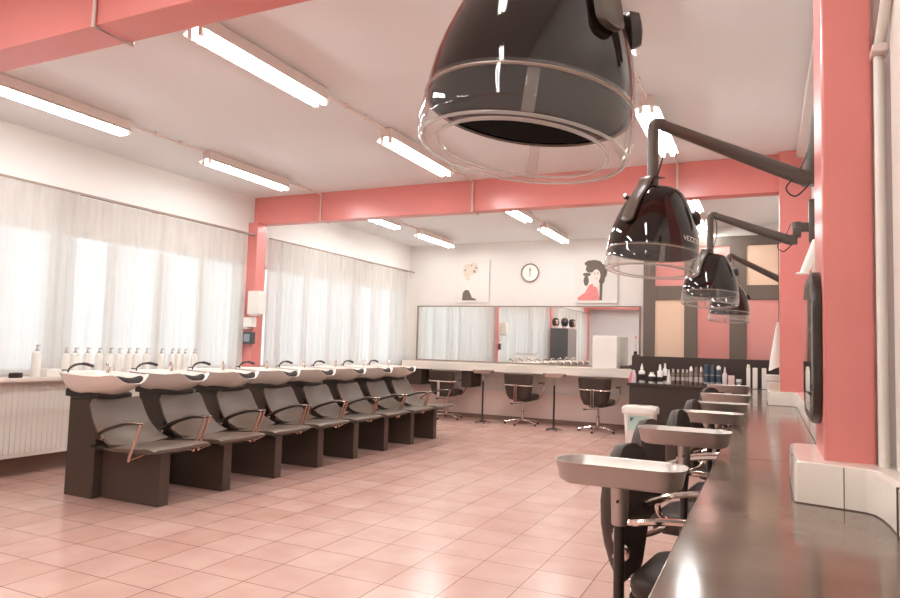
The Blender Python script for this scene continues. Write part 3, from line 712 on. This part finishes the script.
    for k in range(5):
        a = 2*PI*k/5+PI/2*0.4; ca, sa = math.cos(a), math.sin(a)
        lg = MB().tube(smoothpath([(0.02*ca, 0.02*sa, 0.075), (0.12*ca, 0.12*sa, 0.075), (0.24*ca, 0.24*sa, 0.052), (0.31*ca, 0.31*sa, 0.038)], 4), [0.024]*5+[0.02]*4+[0.015]*4, 8, flat=0.7).build('leg', 'chrome', c)
        MB().lathe([(0.018, 0.0), (0.02, 0.008), (0.016, 0.028)], (0.30*ca, 0.30*sa, 0), 10).build('glide', 'rubber', lg)
    return c
cc = make_chair('styling_chair', 'nearest dark padded salon chair at the counter, behind the nearest tray', 'salon chairs along the counter', 'counter')
cl = ['', 'second salon chair from the viewer at the counter, its back behind the second tray', 'third salon chair from the viewer along the counter', 'fourth salon chair from the viewer along the counter', 'farthest salon chair of the counter row, tilted back before the bottle cabinet']
for i, (x, y, rz, sz) in enumerate(((-0.275, 2.73, -0.13, 0.98), (-0.345, 3.71, -0.14, 0.99), (-0.26, 4.365, -0.10, 1.0), (-0.26, 5.25, -0.1, 1.01), (-0.29, 7.05, -0.35, 1.02))):
    o = cc if i == 0 else copy_tree(cc)
    o.location = (x, y, 0); o.rotation_euler.z = rz; o.scale.z = sz
    if i: o['label'] = cl[i]
dc = make_chair('desk_chair', 'black salon chair with chrome arms at the left end of the long desk', 'salon chairs at the long desk', 'desk')
for i, (x, y, rz, lb) in enumerate(((-5.25, 11.17, PI/2-0.1, dc['label']), (-3.80, 11.16, PI/2-0.12, 'middle black salon chair of the three at the long desk'), (-2.46, 10.98, PI/2-0.1, 'black salon chair with chrome arms at the long desk beside the white bin'))):
    o = dc if i == 0 else copy_tree(dc)
    o.location = (x, y, 0); o.rotation_euler.z = rz; o['label'] = lb

# ------------------------------------------------------------------ counter
ct = thing('styling_counter', 'near length of the long worn dark counter top in the right foreground', 'counter', (0, 0.2, 0))
MB().box(-0.203, 0.35, 0, 3.12, 0.80, 0.842, 0.004).build('worktop', 'counter', ct)
MB().box(0.12, 0.35, 0.02, 3.10, 0.0, 0.80, 0.004).build('base_panel', 'darkwood', ct)
ct = thing('styling_counter', 'far length of the dark counter top, reaching the bottle cabinet', 'counter', (0, 3.322, 0))
MB().box(-0.203, 0.35, 0, 6.77, 0.80, 0.842, 0.004).build('worktop', 'counter', ct)
MB().box(0.12, 0.35, 0.02, 6.75, 0.0, 0.80, 0.004).build('base_panel', 'darkwood', ct)

# bottle cabinet at the end of the counter
cb = thing('bottle_cabinet', 'dark brown low cabinet carrying the row of bottles', 'cabinet', (-0.8, 10.1, 0))
MB().box(-1.02, 1.15, 0.03, 0.38, 0.0, 0.815, 0.004).build('body', 'darkwood', cb)
MB().box(-1.05, 1.15, 0.0, 0.38, 0.815, 0.845, 0.004).build('shelf', 'darkwood', cb)
o = MB().box(-1.05, 1.15, 0.0, 0.04, 0.0, 1.24, 0.004).build('back_board', 'darkwood', None, (-0.8, 10.49, 0)); tag(o, 'plain dark brown board standing behind the row of bottles', 'board')

# panelled partition at the far end
pt = thing('panelled_partition', 'tall dark-framed partition with pink, rose and beige panels at the far right', 'partition', (-1.76, 10.93, 0))
def gb(mb, x0, x1, z0, z1): mb.box(x0+1.76, x1+1.76, 0.0, 0.06, z0, z1, 0.004)
f = MB()
gb(f, -1.76, -1.58, 0, 3.09); gb(f, -1.145, -0.95, 0, 2.95); gb(f, -0.50, -0.266, 0, 2.95); gb(f, 0.16, 0.34, 0, 2.95)
gb(f, -1.58, 0.34, 2.94, 3.09)
gb(f, -1.58, -1.145, 2.122, 2.342); gb(f, -0.266, 0.16, 2.122, 2.342); gb(f, -0.95, -0.5, 2.122, 2.20); gb(f, -1.58, 0.16, 1.0, 1.2)
f.build('frame', 'gridwood', pt)
for (x0, x1, z0, z1, m) in ((-1.60, -1.13, 2.33, 2.95, 'rose'), (-1.60, -1.13, 1.19, 2.13, 'beige'), (-0.96, -0.49, 2.19, 2.95, 'pink_flat'), (-0.96, -0.49, 1.19, 2.14, 'rose'), (-0.28, 0.17, 2.33, 2.95, 'beige'), (-0.28, 0.17, 1.19, 2.13, 'pink_flat'), (-1.6, 0.17, 0.0, 1.01, 'rose')):
    o = MB().box(x0+1.76, x1+1.76, 0.02, 0.045, z0, z1).build('panel', m, pt, smooth=False)

# bottles on the cabinet
YB0 = 10.30; ZB = 0.845
def bx(px): return -1.62+(px-645)*0.01362        # spacing of the bottles along the shelf
def prod(name, px, label, prof, mat, cap=None, capmat='white_plastic', cat='bottle', y=YB0, sx=1, sy=1, group='hair products on the bottle cabinet', seg=14):
    b = MB().lathe(prof, seg=seg, sx=sx, sy=sy).build(name, mat, None, (bx(px), y, ZB))
    if cap: MB().lathe(cap, seg=12, sx=sx, sy=sy).build('cap', capmat, b)
    return tag(b, label, cat, group)
def cylp(r, h, sh=0.02, n=0.014): return [(r*0.94, 0), (r, 0.004), (r, h-sh), (r*0.75, h-sh*0.4), (n, h)]
a = MB().prism([(-0.06, 0), (0.05, 0), (0.045, 0.12), (0.02, 0.19), (-0.01, 0.19), (-0.05, 0.10)], 'y', -0.03, 0.03, 0.008).build('product_bag', 'lilac', None, (bx(633), 10.22, ZB))
MB().prism([(-0.055, 0.005), (-0.02, 0.005), (0.0, 0.18), (-0.012, 0.18), (-0.045, 0.10)], 'y', -0.0335, -0.030).build('print', 'pinkbright', a, smooth=False); tag(a, 'white and pink product bag at the left end of the bottle shelf', 'bag', 'hair products on the bottle cabinet')
def band(b, r, z0, z1, mat, seg=14): MB().lathe([(r+0.0015, z0), (r+0.0015, z1)], seg=seg).build('label', mat, b)
b = prod('spray_bottle', 641.5, 'white bottle with pointed nozzle and dark print, second from the left on the shelf', cylp(0.045, 0.19), 'white_plastic', [(0.02, 0.19), (0.022, 0.22), (0.010, 0.26), (0.006, 0.285)]); band(b, 0.045, 0.04, 0.13, 'hairdark')
b = prod('jar', 652, 'squat white jar with dark print between the two nozzle bottles', cylp(0.05, 0.14, 0.02, 0.03), 'white_plastic', [(0.03, 0.14), (0.03, 0.165)]); band(b, 0.05, 0.03, 0.10, 'hairdark')
b = prod('spray_bottle', 660.5, 'white spray bottle with dark print, left of its taller white neighbour', cylp(0.04, 0.20), 'white_plastic', [(0.018, 0.20), (0.02, 0.24), (0.01, 0.285)]); band(b, 0.04, 0.03, 0.10, 'hairdark')
b = prod('spray_bottle', 665, 'tallest slim white bottle in the left half of the shelf', cylp(0.034, 0.23), 'white_plastic', [(0.016, 0.23), (0.014, 0.30)], y=10.36); band(b, 0.034, 0.05, 0.12, 'hairdark')
prod('cone_bottle', 669.6, 'short white cone-shaped bottle beside the slim brown bottles', [(0.034, 0), (0.035, 0.006), (0.027, 0.10), (0.016, 0.15), (0.012, 0.19)], 'white_plastic', [(0.012, 0.19), (0.008, 0.215)])
for k, (px, nm) in enumerate(((674, 'first'), (679, 'second'), (683.8, 'third'), (688, 'fourth'))):
    b = prod('tube_bottle', px, 'slim taupe bottle, %s from the left of the four matching short ones' % nm, cylp(0.026, 0.18), 'brownbottle', [(0.016, 0.18), (0.014, 0.225)], 'silver'); band(b, 0.026, 0.06, 0.11, 'silver')
for px, h, cm, lb in ((692, 0.20, 'white_plastic', 'slim taupe bottle with a tall white cap'), (697.3, 0.20, 'brownbottle', 'slim taupe bottle right of the white-capped one'), (702.3, 0.20, 'silver', 'slim taupe bottle directly left of the blue bottles')):
    b = prod('spray_can', px, lb, cylp(0.03, h), 'brownbottle', [(0.022, h), (0.022, h+0.035), (0.010, h+0.07)], cm); band(b, 0.03, 0.05, 0.12, 'silver')
for px, cm, lb in ((707.2, 'blue', 'leftmost of three navy blue cans'), (713, 'blue', 'middle one of three navy blue cans'), (719, 'white_plastic', 'navy blue can with a white cap, rightmost of the three')):
    b = prod('spray_can', px, lb, cylp(0.036, 0.26 if cm == 'blue' else 0.24, 0.012, 0.03), 'blue', [(0.03, 0.26 if cm == 'blue' else 0.24), (0.03, 0.30 if cm == 'blue' else 0.27), (0.016, 0.305 if cm == 'blue' else 0.295)], cm); band(b, 0.036, 0.03, 0.06, 'slate'); band(b, 0.036, 0.15, 0.165, 'slate')
prod('cone_bottle', 725, 'pale lilac bottle with pointed cap right of the blue cans', cylp(0.034, 0.20, 0.03), 'lilac', [(0.018, 0.20), (0.008, 0.28)], 'lilac')
o = MB().box(-0.04, 0.04, -0.03, 0.03, 0, 0.165, 0.004).build('product_carton', 'pinkbox', None, (bx(731.3), YB0, ZB)); tag(o, 'short pale pink carton right of the lilac bottle', 'carton', 'hair products on the bottle cabinet')
b = prod('cup', 738.3, 'small white and silver cup right of the pale pink carton', [(0.02, 0), (0.022, 0.05), (0.036, 0.06), (0.038, 0.115), (0.03, 0.118)], 'white_plastic', cat='cup'); band(b, 0.036, 0.062, 0.085, 'slate')
for k, (px, w, h, lb) in enumerate(((747.4, 0.05, 0.28, 'tall white bottle with a round cap at the left of the white trio'), (753.6, 0.06, 0.285, 'plain white carton in the middle of the white trio'), (761.8, 0.056, 0.285, 'plain white carton at the right of the white trio'))):
    o = MB().box(-w/2, w/2, -0.03, 0.03, 0, h, 0.006).build('white_bottle' if k == 0 else 'white_carton', 'white_plastic', None, (bx(px), 10.24, ZB)); tag(o, lb, 'bottle' if k == 0 else 'carton', 'hair products on the bottle cabinet')
    if k == 0: MB().lathe([(0.02, h), (0.022, h+0.03), (0.012, h+0.05)], seg=12).build('cap', 'cream', o)
bxo = thing('storage_box', 'white box with beige label behind the splashback near the farther column', 'box', (0.05, 7.75, 0.842))
MB().box(-0.05, 0.10, -0.10, 0.10, 0, 0.20, 0.006).build('body', 'white_plastic', bxo); MB().box(-0.055, 0.105, -0.105, 0.105, 0.20, 0.265, 0.012).build('lid', 'white_plastic', bxo); MB().box(-0.02, 0.08, -0.103, -0.10, 0.08, 0.18).build('label', 'cream', bxo, smooth=False)
cp = thing('hanging_cape', 'pointed white cape hanging beside the farther pink column', 'cape', (0.11, 7.56, 1.18))
rings = []
for k in range(9):
    z = 0.46*k/8; w = 0.055*(1-k/8)**0.8+0.012
    rings.append([(-0.022*(1-k/8)+w*math.cos(t)*(1+0.12*math.sin(3*t)), 0.05*(1-k/8)*math.sin(t)+0.008*math.sin(t), z+(0.03*math.cos(t) if k == 0 else 0)) for t in [2*PI*j/14 for j in range(14)]])
MB().loft(rings).build('cloth', 'white_plastic', cp); MB().tube(smoothpath([(0, 0, 0.45), (0.0, 0, 0.49), (0.02, 0, 0.50), (0.25, 0, 0.50)]), 0.005, 6).build('hook', 'chrome', cp)

# bins
bn = thing('waste_bin', 'white lidded bin with mint green label between the desk and the counter chairs', 'bin', (-1.50, 9.2, 0))
MB().loft([[(x, y, z) for x, y in rrect(w, w*0.8, 0.06, 5)] for z, w in ((0.0, 0.33), (0.01, 0.345), (0.30, 0.375), (0.50, 0.395))]).build('body', 'white_plastic', bn)
MB().loft([[(x, y, z) for x, y in rrect(w, w*0.82, 0.07, 5)] for z, w in ((0.495, 0.42), (0.50, 0.44), (0.56, 0.45), (0.585, 0.42), (0.598, 0.30), (0.60, 0.1))]).build('lid', 'white_plastic', bn)
lb_ = MB().box(-0.14, 0.15, -0.160, -0.152, 0.28, 0.475, 0.002).build('label', 'greylabel', bn)
ik = MB()
ik.box(-0.105, -0.09, -0.163, -0.159, 0.40, 0.45).box(-0.09, -0.06, -0.163, -0.159, 0.437, 0.45).box(-0.09, -0.07, -0.163, -0.159, 0.415, 0.425)
ik.build('lettering', 'ink', lb_, smooth=False)
# ------------------------------------------------------------------ hood dryers
def text_mesh(txt, size):
    cu = bpy.data.curves.new('lettering', 'FONT'); cu.body = txt; cu.size = size; cu.extrude = 0.0; cu.align_x = 'CENTER'
    ob = bpy.data.objects.new('lettering', cu); COL.objects.link(ob)
    dg = bpy.context.evaluated_depsgraph_get(); me = bpy.data.meshes.new_from_object(ob.evaluated_get(dg))
    bpy.data.objects.remove(ob); bm = bmesh.new(); bm.from_mesh(me); bpy.data.meshes.remove(me)
    return bm
HP = [(0.196, 0.0), (0.196, 0.03), (0.191, 0.07), (0.182, 0.11), (0.169, 0.15), (0.154, 0.19), (0.136, 0.23), (0.114, 0.265), (0.095, 0.285), (0.06, 0.295), (0.0005, 0.298)]
def hr(z):
    for (r0, z0), (r1, z1) in zip(HP, HP[1:]):
        if z0 <= z <= z1: return r0+(r1-r0)*(z-z0)/(z1-z0)
    return 0.05
def make_dryer(label, yaz=-2.05):
    # local origin: centre of the black rim; hood axis up; arm runs to the wall on +x
    t = thing('hood_dryer', label, 'hair dryer', (0, 0, 0), 0, 'hood dryers along the counter wall')
    out = [(r, z) for r, z in HP]; inn = [(max(0.0005, r-0.012), max(0.0, z-0.012)) for r, z in reversed(HP)]
    sh = MB().lathe(out, seg=48, cap=False).build('shell', 'hood', t, ang=60)
    MB().lathe([(r, z+0.004) for r, z in inn ], seg=32, cap=False).build('liner', 'hoodinner', sh, ang=60)
    MB().tube([(0.1975*math.cos(a), 0.1975*math.sin(a), 0.003) for a in [2*PI*k/48 for k in range(48)]], 0.0028, 6, closed=True).build('rim_band', 'mframe', sh)
    # clear visor: skirt with an inward lip round the opening
    vz = [(0.1985, 0.012), (0.201, -0.02), (0.203, -0.05), (0.201, -0.072), (0.193, -0.083), (0.178, -0.085), (0.162, -0.078)]
    v = MB(); N = 48; rings = []
    for r, z in vz: rings.append([(r*math.cos(2*PI*k/N), r*math.sin(2*PI*k/N), z) for k in range(N)])
    vo = v.loft(rings, cap0=False, cap1=False).build('visor', 'visor', t, ang=80)
    lp = MB().tube([(0.162*math.cos(a), 0.162*math.sin(a), -0.078) for a in [2*PI*k/48 for k in range(48)]], 0.0035, 6, closed=True)
    lp.tube([(0.196*math.cos(a), 0.196*math.sin(a), -0.081) for a in [2*PI*k/48 for k in range(48)]], 0.003, 6, closed=True)
    lp.build('visor_edge', 'visoredge', vo)
    for a in (-2.6, -1.2, 0.3, 1.8):
        c, s = math.cos(a), math.sin(a); MB().box(0.187, 0.197, -0.011, 0.011, -0.075, 0.005, 0.003, M4=Matrix.Rotation(a, 4, 'Z')).build('clip', 'visor', vo)
    # yoke strap over the near side, pivot knob
    yk = MB()
    for az, zz in ((yaz, (0.335, 0.325, 0.28, 0.21, 0.135, 0.10)),):
        pts = []
        for z in zz:
            r = (hr(z)+0.013) if z < 0.285 else (0.05 if z > 0.33 else 0.09)
            pts.append((r*math.cos(az), r*math.sin(az), z))
        P = smoothpath([(0, 0, 0.345)]+pts, 8); rad = Vector((math.cos(az), math.sin(az), 0)); tan = Vector((-math.sin(az), math.cos(az), 0))
        rings = []
        for i, p in enumerate(P):
            f = i/(len(P)-1); w = 0.030*(1.0 if f < 0.86 else max(0.12, math.sqrt(max(0, 1-((f-0.86)/0.14)**2))))
            rings.append([p+tan*w*a+rad*0.008*b for a, b in ((-1, -1), (-1, 0.4), (-0.8, 1), (0.8, 1), (1, 0.4), (1, -1))])
        yk.loft(rings)
    yk.build('yoke', 'armgrey', t, ang=50)
    kc = Vector((math.cos(-2.6)*0.132, math.sin(-2.6)*0.132, 0.235))
    MB().lathe([(0.011, 0), (0.013, 0.02), (0.007, 0.028)], seg=12, M4=Matrix.Translation(kc) @ Vector((math.cos(-2.6), math.sin(-2.6), 0.2)).to_track_quat('Z', 'Y').to_matrix().to_4x4()).build('pivot_knob', 'chrome', t)
    MB().lathe([(0.03, 0), (0.036, 0.012), (0.03, 0.03), (0.012, 0.034)], seg=16, M4=Matrix.Translation((0.152, 0.04, 0.17)) @ Vector((1, 0.25, 0.25)).to_track_quat('Z', 'Y').to_matrix().to_4x4()).build('control_knob', 'blackplastic', t)
    # small control panel on the side facing the viewer
    return t
def add_arm(t, end, kind, dy):
    # end: local point of the elbow by the wall
    ex, ey, ez = end
    MB().tube(smoothpath([(0, 0, 0.29), (0, 0, 0.45), (0.0, 0, 0.565), (0.012, 0.006, 0.592), (0.04, 0.04*dy, 0.59)], 4), 0.025, 14).build('stem', 'armgrey', t)
    MB().tube([(0.02, 0.02*dy, 0.592), (ex*0.5, ey*0.5, 0.592+(ez-0.592)*0.5), (ex-0.03, ey-0.03*dy, ez+0.006), (ex, ey, ez)], [0.024, 0.031, 0.037, 0.034], 14).build('arm', 'armgrey', t)
    m = MB()
    m.lathe([(0.034, -0.03), (0.036, 0), (0.034, 0.04)], (ex, ey, ez), 14)
    if kind == 'post': m.tube([(ex, ey, ez+0.02), (ex+0.02, ey, ez+0.17), (ex+0.035, ey, ez+0.35)], [0.03, 0.026, 0.022], 10)
    else:
        m.lathe([(0.0, -0.03), (0.034, -0.028), (0.034, 0.028), (0.0, 0.03)], (ex+0.03, ey+0.01, ez+0.11), 14, sx=1.0, sy=1.0); m.box(ex, ex+0.06, ey-0.03, ey+0.03, ez+0.02, ez+0.10, 0.01)
    wx = 0.345 - t.location.x
    m.box(ex+0.02, wx+0.01, ey-0.022, ey+0.022, ez+0.06, ez+0.13, 0.006)
    m.box(wx-0.06, wx+0.012, ey-0.04, ey+0.04, ez-0.02, ez+0.30, 0.008)
    m.build('wall_mount', 'armgrey', t)
    MB().tube(smoothpath([(ex-0.01, ey-0.04, ez+0.12), (ex-0.05, ey-0.06, ez+0.02), (ex-0.10, ey-0.07, ez-0.05), (ex-0.06, ey-0.06, ez-0.09), (ex+0.0, ey-0.04, ez-0.03)], 5), 0.004, 6).tube(smoothpath([(0.02, -0.02, 0.34), (0.045, -0.03, 0.42), (0.045, -0.03, 0.52), (0.03, -0.02, 0.575)], 5), 0.004, 6).build('cable', 'blackplastic', t)
spots = [((-0.412, 1.20, 1.752), 6, (0.61, 0.40, 0.40), 'post', 'nearest glossy black hood dryer, huge at the top of the photo, with a clear visor'),
         ((-0.459, 3.075, 1.738), 4, (0.645, 0.48, 0.40), 'post', 'second hood dryer from the viewer, hanging from a long grey arm'),
         ((-0.377, 5.33, 1.745), 2, (0.555, 0.27, 0.42), 'knob', 'third hood dryer from the viewer, overlapping the last one'),
         ((-0.345, 7.45, 1.725), 2, (0.60, 0.5, 0.33), 'knob', 'farthest hood dryer, half hidden behind the third')]
for i, (loc, tilt, end, kind, lb) in enumerate(spots):
    t = make_dryer(lb, -0.55 if i == 0 else -2.05)
    t.location = loc
    if i == 1:
        bm = text_mesh('VEZZOSI', 0.03); az0 = -0.45
        for v in bm.verts:
            s, h = v.co.x, v.co.y; z = 0.038+h; r = hr(z)+0.0012; a = az0+s/r
            v.co = Vector((r*math.cos(a), r*math.sin(a), z))
        mb = MB(); mb.bm.free(); mb.bm = bm
        shell = [c for c in children(t) if c.name.startswith('shell')][0]
        mb.build('lettering', 'white_plastic', shell, smooth=False)
    tl_ = math.radians(tilt)
    for c in children(t): c.rotation_euler = (-math.radians(4), tl_, 0)
    add_arm(t, end, kind, end[1]/end[0])

# ------------------------------------------------------------------ small things on the right wall
mo = thing('oval_mirror', 'black-framed rounded mirror leaning out from the nearest pink column', 'mirror', (0.155, 2.52, 1.075))
prof = rrect(0.62, 0.52, 0.13, 8, 0.31, 0.26)
bmz = MB().prism(prof, 'x', -0.016, 0.012, 0.005); bmz.build('frame', 'blackplastic', mo)
MB().prism(rrect(0.55, 0.45, 0.10, 8, 0.31, 0.26), 'x', -0.0185, -0.0165).build('glass', 'mirror', mo, smooth=False)
MB().box(-0.0, 0.19, 0.42, 0.50, 0.20, 0.28, 0.005).build('bracket', 'blackplastic', mo)
hd = thing('tool_holder', 'white wire and plastic dryer holder on the wall above the black-framed mirror', 'holder', (XR, 5.05, 1.86))
rings = []
for k in range(7):
    f = k/6; z = 0.22*f; cx = -0.155+0.09*f; r = 0.028+0.012*f
    rings.append([(cx+r*math.cos(a), r*math.sin(a), z) for a in [2*PI*j/12 for j in range(12)]])
MB().loft(rings).build('cup', 'white_plastic', hd); MB().box(-0.07, 0.003, -0.02, 0.02, 0.16, 0.22, 0.004).build('bracket', 'white_plastic', hd); MB().tube([(-0.165+0.035*math.cos(a), 0.035*math.sin(a), -0.004) for a in [2*PI*k/14 for k in range(14)]], 0.006, 6, closed=True).build('ring', 'white_plastic', hd)
pp = thing('white_pipe', 'white upright pipe with a collar and slanting upper length right of the nearest column', 'pipe', (0.326, 2.46, 0.972))
MB().cyl((0, 0, 0.0), (0, 0, 1.33), 0.0155, 20).build('lower_length', 'white_metal', pp)
MB().box(-0.022, 0.024, -0.045, 0.03, 1.288, 1.318, 0.006).build('collar', 'fixture', pp)
MB().tube([(0.0, -0.012, 1.31), (0.006, -0.14, 1.43), (0.01, -0.42, 1.66)], 0.0155, 20).build('upper_length', 'white_metal', pp)
struct(MB().box(0.348, XR, 0.4, 2.40, 0.972, 2.6, 0.004), 'trim_18', 'white_metal', 'plain white panel on the wall at the right edge of the photo', 'panel')

# ------------------------------------------------------------------ behind the viewer, seen in the long mirror
cab = thing('wig_cabinet', 'dark cabinet reflected in the long mirror, carrying wig heads', 'cabinet', (-6.05, 1.95, 0))
MB().box(0, 0.56, 0.0, 1.0, 0, 1.96, 0.004).build('body', 'greycab', cab); MB().box(0.005, 0.555, 1.0, 1.02, 0.05, 1.95, 0.003).build('door', 'darkcab', cab)
def wig(loc, rz, lb, face=True):
    t = thing('mannequin', lb, 'mannequin head', loc, rz, 'wig heads on the cabinet')
    MB().lathe([(0.06, 0), (0.055, 0.06), (0.05, 0.09), (0.075, 0.13), (0.085, 0.19), (0.08, 0.25), (0.04, 0.29), (0.001, 0.30)], seg=18).box(0.075, 0.10, -0.012, 0.012, 0.16, 0.20, 0.008).build('head', 'skin', t)
    MB().lathe([(0.075, 0.06), (0.105, 0.12), (0.118, 0.20), (0.105, 0.27), (0.06, 0.315), (0.001, 0.325)], (-0.035, 0, 0), 18).build('hair', 'hairdark', t)
wig((-5.92, 2.80, 1.96), 0.9, 'wig head with pale face reflected in the mirror, left of the three'); wig((-5.68, 2.78, 1.96), -2.6, 'wig head turned away, reflected in the mirror, middle of the three'); wig((-5.58, 2.05, 1.96), 0.5, 'wig head reflected in the mirror, standing apart at the right')

# ------------------------------------------------------------------ world, camera, render look
w = bpy.data.worlds.new('daylight'); scene.world = w; w.use_nodes = True
bgn = w.node_tree.nodes['Background']; bgn.inputs[0].default_value = (0.985, 0.995, 1.0, 1); bgn.inputs[1].default_value = 1.55

cam = bpy.data.cameras.new('camera'); co = bpy.data.objects.new('camera', cam); COL.objects.link(co); scene.camera = co
yaw, pitch, roll, F = 0.439292, 0.069916, 0.030153, 674.873
fv = Vector((-math.sin(yaw)*math.cos(pitch), math.cos(yaw)*math.cos(pitch), math.sin(pitch)))
rv = Vector((math.cos(yaw), math.sin(yaw), 0)); uv = rv.cross(fv)
r2 = rv*math.cos(roll)+uv*math.sin(roll); u2 = -rv*math.sin(roll)+uv*math.cos(roll)
co.matrix_world = Matrix(((r2.x, u2.x, -fv.x, 0), (r2.y, u2.y, -fv.y, 0), (r2.z, u2.z, -fv.z, 1.3), (0, 0, 0, 1)))
cam.sensor_fit = 'HORIZONTAL'; cam.sensor_width = 36.0; cam.lens = 36.0*F/900.0; cam.clip_start = 0.02; cam.clip_end = 100
scene.view_settings.view_transform = 'Standard'; scene.view_settings.look = 'None'; scene.view_settings.gamma = 1.0
scene.view_settings.use_curve_mapping = False; scene.view_settings.exposure = -0.08
scene.cycles.max_bounces = 10; scene.cycles.diffuse_bounces = 5; scene.cycles.glossy_bounces = 5; scene.cycles.transparent_max_bounces = 16
